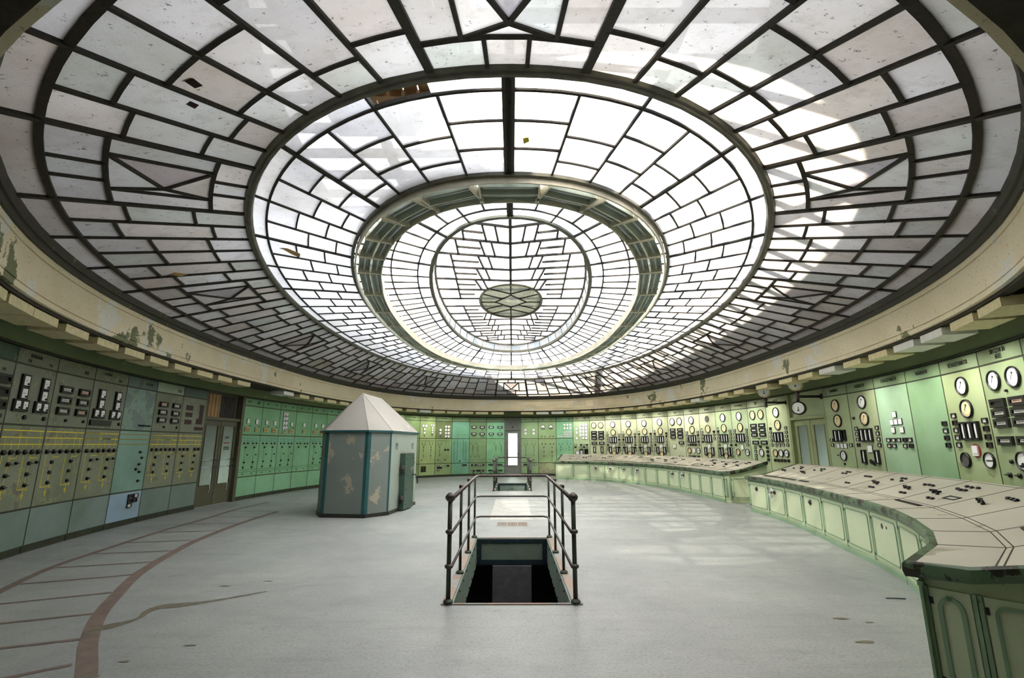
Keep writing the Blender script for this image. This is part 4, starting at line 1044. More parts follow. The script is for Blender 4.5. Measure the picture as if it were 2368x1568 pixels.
# ---- bright generator bays on the right
BR = {'*': (178, 188, 142), 'H': (140, 150, 112), 'wear': 0.12}
P, w = bay(3.36, 4.30, 'bright panel with a three by four grid of square meters', {**BR, '*': (160, 186, 132)}, 'MH')
for a in range(3):
    for b_ in range(4): plate(P, (0.47 + 0.175 * a) * w, 2.57 - 0.167 * b_, 0.145, 0.145, a + b_ == 0)
plate(P, 0.24 * w, 2.37, 0.14, 0.145, True); plate(P, 0.24 * w, 2.19, 0.13, 0.14); plate(P, 0.24 * w, 1.905, 0.14, 0.14); plate(P, 0.63 * w, 1.905, 0.14, 0.12); plate(P, 0.81 * w, 1.905, 0.14, 0.12)
for u in (0.13, 0.47, 0.65, 0.83):
    for z in (1.57, 1.45): small(P, u * w, z)
gauge(P, 0.25 * w, 1.17, 0.26, 'w'); wide(P, 0.49 * w, 1.19, 0.2, 0.34, 'white', 'recorder'); wide(P, 0.78 * w, 1.19, 0.2, 0.34, None, 'recorder'); text(P, 'T. TR.\nSZÁMLÁLÓ', 0.27 * w, 2.885, 0.04); text(P, 'FREKV.\nMÉRÉS', 0.72 * w, 2.885, 0.04)
def pairbay(s0, s1, lab, cols, cream, txt, knob_ui=False, wideup=True):
    P, w = bay(s0, s1, lab, cols, 'MH')
    for u in (0.29, 0.73): gauge(P, u * w, 2.52, 0.31, cream)
    for u in (0.30, 0.74):
        for z in (2.18, 2.035, 1.89): wide(P, u * w, z, 0.32, 0.12, 'white')
    text(P, txt, 0.5 * w, 2.885, 0.045); return P, w
P, w = pairbay(4.30, 5.24, 'bright panel with two round meters over wide meters, leftmost of its kind', BR, 'c', 'I. SÍN')
for u in (0.30, 0.76): wide(P, u * w, 1.65, 0.31, 0.12, 'white'); tall(P, u * w, 1.335, 0.13, 0.30); knob(P, u * w, 1.77, 0.035)
gl_tx = ['I.GENERÁTOR', 'II.GENERÁTOR', 'II.TRANSZF.', 'III.TRANSZF.']
def genbay(s0, s1, lab, cols, txt, top='w', mid='c', lowkind='A', il=7, ir=7):
    P, w = bay(s0, s1, lab, cols, 'MH')
    gauge(P, 0.49 * w, 2.53, 0.31, top) if top != 'hole' else slot_disc(P, 0.49 * w, 2.53)
    gauge(P, 0.51 * w, 2.155, 0.31, mid)
    for u in (0.355, 0.50, 0.645): tall(P, u * w, 1.80, 0.135, 0.29)
    zt = 1.57 + 0.122 * (il - 1 - 3) if lowkind == 'A' else 1.57
    if lowkind == 'A':
        for k in range(il): small(P, 0.135 * w, 2.05 - 0.122 * k)
        for k in range(ir): small(P, 0.87 * w, 2.05 - 0.122 * k)
        knob(P, 0.135 * w, 2.17, 0.04, True)
        plate(P, 0.52 * w, 1.51, 0.17, 0.17, True); tall(P, 0.295 * w, 1.335, 0.13, 0.30); tall(P, 0.725 * w, 1.335, 0.13, 0.30); gauge(P, 0.51 * w, 1.18, 0.24, mid)
    else:
        for k in range(4 + (il > 4)): small(P, 0.15 * w, 1.57 + 0.122 * k)
        for k in range(4 + (ir > 4)): small(P, 0.86 * w, 1.57 + 0.122 * k)
        if lowkind == 'T3':
            for u in (0.33, 0.5, 0.67): small(P, u * w, 1.57)
            for u, k in ((0.27, 'c'), (0.52, 'w'), (0.77, 'h')): gauge(P, u * w, 1.33, 0.235, k)
            for k in range(5): small(P, (0.22 + 0.15 * k) * w, 1.12, 'd')
        elif lowkind == 'T2':
            for u in (0.33, 0.5, 0.67): small(P, u * w, 1.57, 'd')
            gauge(P, 0.24 * w, 1.35, 0.235, 'c'); gauge(P, 0.81 * w, 1.35, 0.235, 'h'); plate(P, 0.53 * w, 1.35, 0.15, 0.18)
            for k in range(5): small(P, (0.22 + 0.15 * k) * w, 1.12)
        elif lowkind == 'T4':
            plate(P, 0.53 * w, 1.49, 0.15, 0.17); gauge(P, 0.25 * w, 1.33, 0.235, 'c'); gauge(P, 0.80 * w, 1.33, 0.235, 'h')
    text(P, txt, 0.5 * w, 2.885, 0.05); return P, w
def slot_disc(P, u, z):
    mb = MB().mat(M['pit']); mb.lathe([(0.13, 0), (0.13, 0.008)], 24, axis='y'); mb.build('empty_gauge_hole', None, P, (u, -0.012, z))
genbay(5.24, 6.19, 'bright generator panel, first of four alike beyond the far desk', BR, gl_tx[0])
genbay(6.19, 7.17, 'bright generator panel, second of four alike beyond the far desk', BR, gl_tx[1])
genbay(7.17, 8.16, 'bright generator panel, third of four alike beyond the far desk', BR, gl_tx[2])
genbay(8.16, 9.14, 'bright generator panel, fourth of four alike beyond the far desk', BR, gl_tx[3])
P, w = pairbay(9.14, 10.17, 'bright panel with two white round meters, six wide meters and a lone square meter', BR, 'w', 'KUPLUNGÓ\nMÉRÉS')
wide(P, 0.78 * w, 1.65, 0.3, 0.12, 'white'); plate(P, 0.35 * w, 1.50, 0.18, 0.18, True); knob(P, 0.6 * w, 1.12, 0.04); knob(P, 0.8 * w, 1.12, 0.04)
genbay(10.17, 11.13, 'bright panel with two round meters flanking a square one near desk height', BR, 'III.TRANSZF.', 'w', 'c', 'T2', 5, 5)
genbay(11.13, 12.11, 'bright panel with a dark empty gauge hole at the top', BR, 'III.GENERÁTOR', 'hole', 'c', 'A', 4, 3)
genbay(12.11, 13.07, 'green-tinted panel, white gauge over cream one, long indicator columns', {**BR, '*': (160, 182, 130)}, 'V.TRANSZF.', 'w', 'c', 'A', 8, 8)
genbay(13.07, 14.02, 'panel with a white gauge above a cream one and a small red-framed plate', {**BR, '*': (158, 178, 130)}, 'IV.TRANSZFORMÁTOR', 'w', 'c', 'T4', 5, 5)
P, w = pairbay(14.02, 15.04, 'panel with two cream round meters over eight wide meters', {**BR, '*': (162, 184, 132)}, 'c', '30kV ÜZEMI\nMÉRÉS')
for u in (0.33, 0.77): wide(P, u * w, 1.645, 0.32, 0.12, 'offwhite')
for k in range(4): small(P, 0.265 * w, 1.49 - 0.122 * k, 'w'); small(P, 0.89 * w, 1.49 - 0.122 * k, 'd')
gauge(P, 0.58 * w, 1.33, 0.25, 'w'); small(P, 0.55 * w, 1.52, 'd'); knob(P, 0.5 * w, 1.77, 0.05); knob(P, 0.56 * w, 1.77, 0.03)
genbay(15.04, 16.15, 'panel with three round meters in a row, left of the right double door', {**BR, '*': (172, 186, 134)}, 'V.GENERÁTOR', 'w', 'c', 'T3', 5, 5)
# nearest right-hand bays
GR = {'*': (140, 160, 112), 'H': (118, 138, 94), 'wear': 0.25}
P, w = bay(17.86, 18.86, 'green panel lettered 30kV SÍNKAPCS right of the right double door', {**GR, '*': (150, 170, 116)}, 'MH')
text(P, '30kV.SÍNKAPCS.', 0.5 * w, 2.885, 0.07, 0.5)
gauge(P, 0.49 * w, 2.52, 0.31, 'c'); gauge(P, 0.51 * w, 2.15, 0.31, 'c'); tall(P, 0.36 * w, 1.79, 0.14, 0.29); tall(P, 0.52 * w, 1.79, 0.14, 0.29); tall(P, 0.69 * w, 1.80, 0.12, 0.26, True)
small(P, 0.15 * w, 1.69, 'w'); small(P, 0.16 * w, 1.57, 'w'); small(P, 0.89 * w, 1.57, 'w')
for u in (0.40, 0.54, 0.68): plate(P, u * w, 1.55, 0.12, 0.12)
gauge(P, 0.55 * w, 1.32, 0.245, 'w'); knob(P, 0.55 * w, 1.13, 0.06); knob(P, 0.33 * w, 1.33, 0.03)
P, w = bay(18.86, 19.89, 'green panel lettered VI.GENERÁTOR with two tall meters below a square one', {**GR, '*': (150, 166, 118)}, 'MH')
text(P, 'VI.GENERÁTOR', 0.5 * w, 2.885, 0.075, 0.55)
gauge(P, 0.52 * w, 2.52, 0.31, 'w'); gauge(P, 0.53 * w, 2.15, 0.31, 'c')
for u in (0.36, 0.51, 0.66): tall(P, u * w, 1.79, 0.145, 0.29)
for k, kd in enumerate('wwrd'): small(P, 0.18 * w, 1.94 - 0.122 * k, kd)
for k in range(4): small(P, 0.905 * w, 1.94 - 0.122 * k, 'w')
plate(P, 0.57 * w, 1.49, 0.17, 0.16); tall(P, 0.33 * w, 1.32, 0.14, 0.30); tall(P, 0.79 * w, 1.32, 0.14, 0.30); knob(P, 0.14 * w, 2.18, 0.06, True); 
for k in range(3): small(P, (0.53 + 0.06 * k) * w, 1.22 - 0.02 * k, 'd', 0.045, 0.09)
P, w = bay(19.89, 20.97, 'pale mint panel lettered VI.TRANSZFORMÁTOR with six white plates', {'*': (140, 176, 132), 'H': (118, 142, 98), 'wear': 0.0}, 'MH')
text(P, 'VI.TRANSZFORMÁTOR', 0.5 * w, 2.885, 0.075, 0.52)
for u, z in ((0.53, 2.18), (0.42, 2.03), (0.54, 2.03), (0.665, 2.035), (0.42, 1.87), (0.68, 1.87)): plate(P, u * w, z, 0.12, 0.12)
for u, k in ((0.22, 'w'), (0.38, 'w'), (0.54, 'w'), (0.71, 'd'), (0.86, 'w')): small(P, u * w, 1.675, k, 0.12, 0.082)
for u, k in ((0.22, 'r'), (0.38, 'w'), (0.70, 'w'), (0.87, 'd')): small(P, u * w, 1.56, k, 0.12, 0.082)
P, w = bay(20.97, 22.02, 'nearly empty green panel with faded lettering and four indicators on its right edge', {'*': (122, 162, 112), 'H': (112, 142, 96), 'wear': 0.1}, 'MH')
text(P, 'VIII.GENERÁTOR', 0.5 * w, 2.885, 0.065, 0.55)
for k, kd in enumerate('dwdd'): small(P, 0.885 * w, 1.94 - 0.122 * k, kd, 0.12, 0.082)
P, w = bay(22.02, 23.04, 'green panel lettered VII.TRANSZFORMÁTOR with a red oval plate', {**GR, '*': (148, 166, 110)}, 'MH')
text(P, 'VII.TRANSZFORMÁTOR', 0.5 * w, 2.885, 0.075, 0.50)
gauge(P, 0.52 * w, 2.52, 0.31, 'w'); gauge(P, 0.53 * w, 2.15, 0.31, 'c')
for k, kd in enumerate('wdwww'): small(P, 0.165 * w, 2.06 - 0.12 * k, kd, 0.12, 0.082)
for u in (0.37, 0.52, 0.68): tall(P, u * w, 1.80, 0.15, 0.29)
for k, kd in enumerate('wddd'): small(P, 0.90 * w, 1.945 - 0.122 * k, kd, 0.12, 0.082)
mb = MB().mat(M['red']); mb.lathe([(0.105, 0), (0.105, 0.012)], 24, axis='y'); mb.mat(M['white']); mb.box(-0.065, 0.065, -0.03, -0.01, -0.08, 0.08); mb.mat(M['ink']); mb.box(-0.04, 0.05, -0.032, -0.03, -0.05, -0.044); rp = mb.build('oval_plate', None, P, (0.56 * w, -0.012, 1.49)); rp['label'] = 'red oval plate with a white card'
gauge(P, 0.27 * w, 1.34, 0.25, 'd'); gauge(P, 0.83 * w, 1.35, 0.25, 'h')
P, w = bay(23.04, 24.07, 'green panel lettered 30kV.ÜZEMI SÍN MÉRÉS at the right edge of view', {**GR, '*': (138, 158, 108)}, 'MH')
text(P, '30kV.ÜZEMI SÍN\nMÉRÉS', 0.5 * w, 2.885, 0.075, 0.52)
gauge(P, 0.30 * w, 2.51, 0.31, 'w'); gauge(P, 0.73 * w, 2.51, 0.31, 'w')
for u in (0.30, 0.73):
    for z, fc in ((2.18, None if u < 0.5 else 'rose'), (2.035, 'offwhite'), (1.89, 'offwhite'), (1.64, 'offwhite')): wide(P, u * w, z, 0.34, 0.125, fc)
knob(P, 0.53 * w, 2.34, 0.04); knob(P, 0.32 * w, 1.35, 0.06); gauge(P, 0.56 * w, 1.36, 0.27, 'b'); knob(P, 0.22 * w, 1.16, 0.075, True); knob(P, 0.43 * w, 1.16, 0.07, True)
P, w = bay(24.07, 25.10, 'green panel just outside the right edge of the photo', GR, 'MH')
gauge(P, 0.5 * w, 2.51, 0.31, 'w')

# ------------------------------------------------------------------ doors
def door_frame_at(s0, s1):
    A = WALL.S(s0); B = WALL.S(s1); dx, dy = B[0] - A[0], B[1] - A[1]; return (A[0], A[1], 0), math.atan2(dy, dx), math.hypot(dx, dy)
def leaf(P, u0, u1, z0, z1, g0, g1, mat, st=0.09, y=0.06, gm='glass_door'):
    mb = MB(); mb.box(u0, u0 + st, y, y + 0.05, z0, z1); mb.box(u1 - st, u1, y, y + 0.05, z0, z1); mb.box(u0 + st, u1 - st, y, y + 0.05, z0, g0); mb.box(u0 + st, u1 - st, y, y + 0.05, g1, z1)
    for a, b_ in ((u0 + st - 0.012, u0 + st + 0.006), (u1 - st - 0.006, u1 - st + 0.012)): mb.box(a, b_, y - 0.012, y, g0, g1)
    mb.box(u0 + st, u1 - st, y - 0.012, y, g1 - 0.006, g1 + 0.012); mb.box(u0 + st, u1 - st, y - 0.012, y, g0 - 0.012, g0 + 0.006)
    o = mb.build('door_leaf', mat, P)
    g = MB(); g.col = (0.8, 0.86, 0.8, 1); g.box(u0 + st, u1 - st, y + 0.02, y + 0.028, g0, g1); g.build('door_glass', M[gm], o, attr=True)
    return o
def shade_box(D, w, dep, mat, slot_w):  # unseen box added behind a door, its slot sets the glow on the glass
    mb = MB(); x0, x1 = -0.5, w + 0.5
    mb.box(x0 - 0.05, x0, 0.17, dep, 0, 3.2); mb.box(x1, x1 + 0.05, 0.17, dep, 0, 3.2); mb.box(x0, x1, 0.17, dep, 3.15, 3.2); mb.box(x0, x1, 0.17, dep, -0.1, -0.001)
    c = w * 0.72
    mb.box(x0, c - slot_w / 2, dep, dep + 0.05, 0, 3.2); mb.box(c + slot_w / 2, x1, dep, dep + 0.05, 0, 3.2); mb.box(c - slot_w / 2, c + slot_w / 2, dep, dep + 0.05, 0.9, 3.2)
    mb.build('shade_box_wall', M[mat], D)
# left double door
l, rz, w = door_frame_at(*DOORL); D = empty('door_1', l, rz); tag(D, 'olive glazed double door with push bars in the left wall', kind='structure')
mb = MB(); mb.box(0, 0.07, 0, 0.16, 0, 3.0); mb.box(w - 0.14, w, -0.04, 0.16, 0, 3.0); mb.box(0.07, w - 0.14, 0.0, 0.14, 2.26, 2.34); mb.box(0, w, 0.12, 0.16, 2.95, 3.0); mb.build('door_frame', M['doordark'], D)
mid = (0.07 + w - 0.14) / 2
for u0, u1 in ((0.08, mid - 0.01), (mid + 0.01, w - 0.15)):
    o = leaf(D, u0, u1, 0.02, 2.25, 0.55, 2.12, M['doordark'], 0.12)
    mb = MB()
    for z in (1.02, 1.20): mb.tube([(u0 + 0.06, 0.0, z), (u1 - 0.06, 0.0, z)], 0.014, 8)
    mb.tube([(u1 - 0.28, 0.0, 1.02), (u1 - 0.28, 0.0, 0.45), (u1 - 0.34, -0.02, 0.36)], 0.013, 8)
    for uu in (u0 + 0.06, u1 - 0.06):
        for z in (1.02, 1.20): mb.tube([(uu, 0.0, z), (uu, 0.07, z)], 0.012, 6)
    mb.build('push_bar', M['chrome'], o)
text(D, 'KIJÁRAT', mid + 0.38, 1.80, 0.075, 0.6, y=0.066); text(D, 'IDEGENEKNEK\nTILOS A BELÉPÉS', mid + 0.38, 1.50, 0.045, 0.62, y=0.066)
mb = MB(); mb.box(mid + 0.24, mid + 0.50, 0.062, 0.068, 1.64, 1.665); mb.build('red_arrow', M['red'], D)
mb = MB()
for k in range(9): mb.box(0.08 + k * 0.075, 0.145 + k * 0.075, 0.08 + (k % 2) * 0.01, 0.11, 2.34, 2.96)
mb.build('transom_boards', M['wood'], D)
mb = MB()
mb.box(0.76, w - 0.14, 0.14, 0.16, 2.34, 2.96)
for k in range(10): mb.box(0.80 + k * 0.078, 0.83 + k * 0.078, 0.10, 0.13, 2.34, 2.96)
mb.build('transom_grille', M['pit'], D)
shade_box(D, w, 1.3, 'attic', 0.9)
# narrow centre door
l, rz, w = door_frame_at(*DOORC); D = empty('door_2', l, rz); tag(D, 'narrow grey glazed door in the middle of the back wall', kind='structure')
mb = MB(); mb.box(0, 0.06, -0.02, 0.14, 0, 3.0); mb.box(w - 0.06, w, -0.02, 0.14, 0, 3.0); mb.box(0.06, w - 0.06, 0.0, 0.14, 2.33, 2.40); mb.box(0, 0.11, 0.112, 0.16, 0, 2.4); mb.box(w - 0.11, w, 0.112, 0.16, 0, 2.4); mb.box(0.1, w - 0.1, 0.112, 0.16, 2.27, 2.5); mb.box(0.1, w - 0.1, 0.112, 0.16, -0.05, 0.06); mb.build('door_frame', M['doorgrey'], D)
mb = MB(); mb.box(0.06, w - 0.06, 0.05, 0.09, 2.40, 3.0); mb.build('transom_panel', M['doorgrey'], D); knob(D, w / 2, 2.5, 0.08).location.y = 0.05
o = leaf(D, 0.065, w - 0.065, 0.02, 2.32, 0.52, 2.18, M['doorgrey'], 0.13, gm='glass_clear')
mb = MB()
for z in (0.95, 1.12): mb.tube([(0.1, -0.01, z), (w - 0.1, -0.01, z)], 0.013, 8)
mb.tube([(w / 2, -0.01, 0.95), (w / 2, -0.01, 0.45)], 0.011, 8); mb.build('push_bar', M['steel'], o)
# right double door
l, rz, w = door_frame_at(*DOORR); D = empty('door_3', l, rz); tag(D, 'pale green glazed double door in the right wall', kind='structure')
mb = MB(); mb.box(0, 0.12, -0.03, 0.16, 0, 3.0); mb.box(w - 0.05, w, -0.01, 0.16, 0, 3.0); mb.box(0.12, w - 0.05, -0.02, 0.14, 2.26, 2.33); mb.build('door_frame', M['doorframe'], D)
mb = MB(); mb.box(0.12, w - 0.05, 0.05, 0.09, 2.33, 3.0); mb.build('transom_panel', M['paint'], D, col=srgb(140, 156, 108)[:3] + (0.1,))
mid = (0.12 + w - 0.05) / 2
for u0, u1 in ((0.13, mid - 0.01), (mid + 0.01, w - 0.06)):
    leaf(D, u0, u1, 0.02, 2.25, 0.75, 2.10, M['doorframe'], 0.15)
shade_box(D, w, 1.5, 'pit', 1.5)

# ------------------------------------------------------------------ double-faced dials on brackets above the right-hand door
def bracket_dial(s, z, reach, label, col, bottom):
    A = WALL.S(s); B = WALL.S(s + 0.1); rz = math.atan2(B[1] - A[1], B[0] - A[0])
    P = empty('bracket_dial', (A[0], A[1], z), rz); tag(P, label, 'wall dial', 'dials on brackets beside the right-hand door')
    mb = MB(); mb.tube([(0, 0.0, 0), (0, -reach, 0)], 0.035, 10); mb.lathe([(0.075, -0.02), (0.075, 0.02), (0.05, 0.04)], 14, axis='y'); mb.build('arm', M['darkiron'], P)
    mb = MB(); mb.tube([(0, -reach, -0.14), (0, -reach, 0.14)], 0.04, 10); mb.lathe([(0.05, 0.05), (0.06, 0.08), (0.04, 0.12)], 12, c=(0, -reach, 0)); mb.build('stem', M['steel'], P)
    def drum(zz, m, nm):
        b = MB(); b.mat(M[m]); b.smooth = True; b.lathe([(0.165, -0.10), (0.175, -0.05), (0.175, 0.06), (0.16, 0.10), (0.145, 0.105), (0.14, 0.09)], 28, axis='y')
        o = b.build(nm, None, P, (0, -reach, zz), R(52)); o.scale = (1, 1.1, 1)
        b = MB().mat(M['white']); b.lathe([(0.14, 0.08), (0.14, 0.092)], 24, axis='y'); b.mat(M['ink']); b.lathe([(0.02, 0.09), (0.02, 0.10)], 10, c=(0, 0, -0.06), axis='y'); b.bar((0, -0.096, -0.06), (0.0, -0.096, 0.03), 0.012, 0.004, up=Vector((0, 1, 0))); b.build('dial', None, o)
    drum(0.32, 'woodbox', 'upper_drum')
    if bottom: drum(-0.30, 'black', 'lower_drum')
bracket_dial(16.15, 2.78, 0.62, 'cream round dial on a bracket left of the right double door', 'c', False)
bracket_dial(17.80, 2.80, 0.62, 'cream dial over a black dial on a bracket right of the right double door', 'c', True)

# ------------------------------------------------------------------ control desks
def resample(pts, n):
    L = [0]
    for i in range(len(pts) - 1): L.append(L[-1] + math.hypot(pts[i + 1][0] - pts[i][0], pts[i + 1][1] - pts[i][1]))
    out = []
    for k in range(n + 1):
        t = L[-1] * k / n; i = max(j for j in range(len(L)) if L[j] <= t + 1e-9); i = min(i, len(pts) - 2); q = (t - L[i]) / (L[i + 1] - L[i] + 1e-9)
        out.append(tuple(a + (b - a) * q for a, b in zip(pts[i], pts[i + 1])))
    return out
def ztop(d): return 0.83 + 0.03 * min(d, 0.43) / 0.43 + max(0.0, (d - 0.43)) / 0.87 * 0.26
def desk(F, label, end_ext, end_d, wheels, knobs, extra, start_cham=0.0):
    n = len(F) - 1; F = [Vector((x, y, 0)) for x, y in F]
    P = empty('control_desk', tuple(F[n // 2])); O = F[n // 2].copy(); tag(P, label, 'control desk', 'curved control desks')
    off = lambda o: setattr(o, 'location', -O) or o
    nrm = []; tan = []
    for i in range(n + 1):
        a = F[max(i - 1, 0)]; b = F[min(i + 1, n)]; t = (b - a).normalized(); nn = Vector((-t.y, t.x, 0))  # left of travel
        nrm.append(nn); tan.append(t)
    def pt(i, d, z=None):
        e = 0.0
        if i == n: e = end_ext * min(1.0, max(0.0, d) / end_d)
        return F[i] + nrm[i] * d + tan[i] * e + Vector((0, 0, ztop(d) if z is None else z))
    DS = [0.0, 0.03, end_d, 0.43, 0.70, 1.0, 1.30]
    # body
    mb = MB(); D0 = 0.07
    for i in range(n):
        mb.face([pt(i, D0, 0), pt(i + 1, D0, 0), pt(i + 1, D0, 0.80), pt(i, D0, 0.80)])
        mb.face([pt(i + 1, 1.28, 0), pt(i, 1.28, 0), pt(i, 1.28, ztop(1.28) - 0.01), pt(i + 1, 1.28, ztop(1.28) - 0.01)])
    def inset(i, d, z): 
        s = -0.05 if i == n else 0.05
        return pt(i, d, z) + tan[i] * s
    for i in (0, n):
        dd = [D0] + [d for d in DS if D0 < d < 1.28] + [1.28]
        for a, b in zip(dd[:-1], dd[1:]): mb.face([inset(i, a, 0), inset(i, b, 0), inset(i, b, ztop(b) - 0.01), inset(i, a, ztop(a) - 0.01)])
    off(mb.build('desk_body', M['deskgreen'], P))
    # plinth
    mb = MB()
    for i in range(n):
        a, b, c, d = pt(i, D0 - 0.02, 0), pt(i + 1, D0 - 0.02, 0), pt(i + 1, D0 - 0.02, 0.07), pt(i, D0 - 0.02, 0.07); mb.face([a, b, c, d]); mb.face([d, c, pt(i + 1, D0 + 0.01, 0.075), pt(i, D0 + 0.01, 0.075)])
    off(mb.build('plinth', M['deskmould'], P))
    # top
    mb = MB()
    for i in range(n):
        for a, b in zip(DS[1:-1], DS[2:]): mb.face([pt(i, a), pt(i + 1, a), pt(i + 1, b), pt(i, b)])
        mb.face([pt(i, 1.30), pt(i + 1, 1.30), pt(i + 1, 1.30, 1.05), pt(i, 1.30, 1.05)])
    top = off(mb.build('desk_top', M['desktop'], P))
    mb = MB()
    for i in range(n + 1):
        for k in range(len(DS) - 2):
            a, b = pt(i, DS[k + 1]), pt(i, DS[k + 2]); mb.bar(a + Vector((0, 0, 0.001)), b + Vector((0, 0, 0.001)), 0.008, 0.004)
    for i in range(n):
        for d in (0.43, 0.47, 1.26): mb.bar(pt(i, d) + Vector((0, 0, 0.001)), pt(i + 1, d) + Vector((0, 0, 0.001)), 0.007, 0.004)
    mb.build('seam', M['seam'], top)
    # chipped rounded lip
    path = [pt(i, 0.0) for i in range(n + 1)]; 
    path += [pt(n, d) for d in (end_d, 0.6, 0.95, 1.30)]
    st = [pt(0, d) for d in (1.30, 0.95, 0.6, 0.3)]
    path = st + path
    sec = [(0.045, 0.005), (0.0, 0.012), (-0.018, -0.005), (-0.022, -0.05), (-0.010, -0.085), (0.02, -0.085), (0.06, -0.09), (0.06, 0.0)]
    rings = []
    for j, p in enumerate(path):
        a = path[max(j - 1, 0)]; b = path[min(j + 1, len(path) - 1)]; t = (b - a); t.z = 0; t.normalize(); nn = Vector((-t.y, t.x, 0))
        rings.append([p + nn * s_ + Vector((0, 0, z_)) for s_, z_ in sec])
    m = len(sec); mb = MB(); mb.smooth = False; v = [q for r in rings for q in r]; f = []
    for j in range(len(path) - 1):
        for k in range(m): f.append((j * m + k, j * m + (k + 1) % m, (j + 1) * m + (k + 1) % m, (j + 1) * m + k))
    f.append(tuple(range(m))); f.append(tuple((len(path) - 1) * m + k for k in range(m)))
    mb.faces(v, f); off(mb.build('lip', M['lip'], P))
    mb = MB()   # bead under the lip
    for i in range(n): mb.bar(pt(i, D0 - 0.008, 0.715), pt(i + 1, D0 - 0.008, 0.715), 0.03, 0.028)
    off(mb.build('bead', M['deskmould'], P))
    # cupboard doors
    def rrect(mb, x0, x1, z0, z1, r, y, w_, d_, seg=5):
        pts = []
        for cx, cz, a0 in ((x1 - r, z1 - r, 0), (x0 + r, z1 - r, 90), (x0 + r, z0 + r, 180), (x1 - r, z0 + r, 270)):
            for k in range(seg + 1):
                a = R(a0 + 90 * k / seg); pts.append((cx + r * math.cos(a), y, cz + r * math.sin(a)))
        N = len(pts)
        for k in range(N): mb.bar(pts[k], pts[(k + 1) % N], w_, d_, up=Vector((0, 1, 0)), over=0.001)
    def doorset(i, A, B, arch=False):
        d = B - A; L = d.length; rz = math.atan2(d.y, d.x)
        mb = MB(); y = -0.012
        mb.mat(M['deskdoor']); mb.box(0.03, L - 0.03, y, 0.0, 0.10, 0.695)
        mb.mat(M['deskmould']); r = 0.05 if not arch else min(0.13, (L - 0.12) / 2 - 0.001)
        rrect(mb, 0.075, L - 0.075, 0.145, 0.65, r, y - 0.004, 0.016 if not arch else 0.024, 0.012)
        for x in (0.012, L - 0.012): mb.box(x - 0.010, x + 0.010, -0.016, 0, 0.08, 0.70)
        mb.mat(M['darkiron'])
        for z in (0.16, 0.62): mb.box(0.028, 0.045, y - 0.008, y, z - 0.02, z + 0.02)
        return link('cabinet_door' if not arch else 'end_panel', mb.mesh('cabinet_door'), P, tuple(A - O), rz), L
    for i in range(n):
        A = pt(i, D0, 0); B = pt(i + 1, D0, 0); o, L = doorset(i, A, B)
        if i in wheels:
            k = wheels[i]
            mb = MB(); cx = L * 0.45; cz = 0.56
            if k == 'hub': mb.mat(M['darkiron']); mb.lathe([(0.05, 0.01), (0.045, 0.03), (0.015, 0.05)], 12, c=(cx, 0, cz), axis='y'); mb.build('valve_hub', None, o)
            elif k == 'hole': mb.mat(M['pit']); mb.lathe([(0.035, 0.012), (0.035, 0.015)], 14, c=(cx, 0, cz), axis='y'); mb.lathe([(0.02, 0.012), (0.02, 0.015)], 10, c=(cx + 0.14, 0, cz), axis='y'); mb.build('open_hole', None, o)
            else:
                mb.mat(M['chrome']); mb.tube([(cx + 0.105 * math.cos(a * math.pi / 14), -0.10, cz + 0.105 * math.sin(a * math.pi / 14)) for a in range(28)], 0.011, 8, True)
                for a in (30, 150, 270): mb.tube([(cx, -0.085, cz), (cx + 0.105 * math.cos(R(a)), -0.10, cz + 0.105 * math.sin(R(a)))], 0.009, 6)
                mb.mat(M['darkiron']); mb.lathe([(0.04, 0.012), (0.035, 0.04), (0.018, 0.045), (0.018, 0.09), (0.026, 0.10)], 12, c=(cx, 0, cz), axis='y')
                mb.build('handwheel', None, o)
    # end panels with arched mouldings
    doorset(99, inset(n, D0, 0), inset(n, end_d, 0), arch=True); doorset(99, inset(n, end_d, 0), inset(n, 0.80, 0), arch=False); doorset(98, inset(n, 0.80, 0), inset(n, 1.27, 0), arch=False)
    # knobs, labels and bars on the slope
    def m_dk():
        b = MB().mat(M['black']); b.smooth = True; b.lathe([(0.026, 0), (0.028, 0.01), (0.02, 0.026), (0.0, 0.028)], 12, cap=False); return b.mesh('desk_knob')
    dk = cm('dk', m_dk)
    def m_sw():
        b = MB().mat(M['black']); b.smooth = True; b.lathe([(0.022, 0), (0.02, 0.03)], 10); b.smooth = False; b.box(-0.045, 0.045, -0.008, 0.008, 0.025, 0.05); return b.mesh('desk_switch')
    sw = cm('sw', m_sw)
    rnd = random.Random(n)
    for (i, uu, d, kd) in knobs:
        i0 = min(int(i), n - 1); A = pt(i0, d); B = pt(i0 + 1, d); p = A + (B - A) * uu
        o = link('desk_knob' if kd == 'k' else 'desk_switch', dk if kd == 'k' else sw, P, tuple(p - O)); o.rotation_euler = (0, 0, rnd.uniform(0, 3) if kd != 'k' else 0)
    for (i, u0, u1, d0, d1, mt) in extra:
        A, B = pt(i, d0), pt(i + 1, d0); C, D_ = pt(i, d1), pt(i + 1, d1)
        p0 = A + (B - A) * u0; p1 = A + (B - A) * u1; q0 = C + (D_ - C) * u0; q1 = C + (D_ - C) * u1; up = Vector((0, 0, 0.004))
        mb = MB(); mb.bar(p0 + up, p1 + up, 0.018, 0.012); mb.bar(q0 + up, q1 + up, 0.018, 0.012); mb.bar(p0 + up, q0 + up, 0.012, 0.010); mb.bar(p1 + up, q1 + up, 0.012, 0.010)
        mb.build('label_strip', M[mt], P, tuple(-O))
    return P, pt
rnd = random.Random(3)
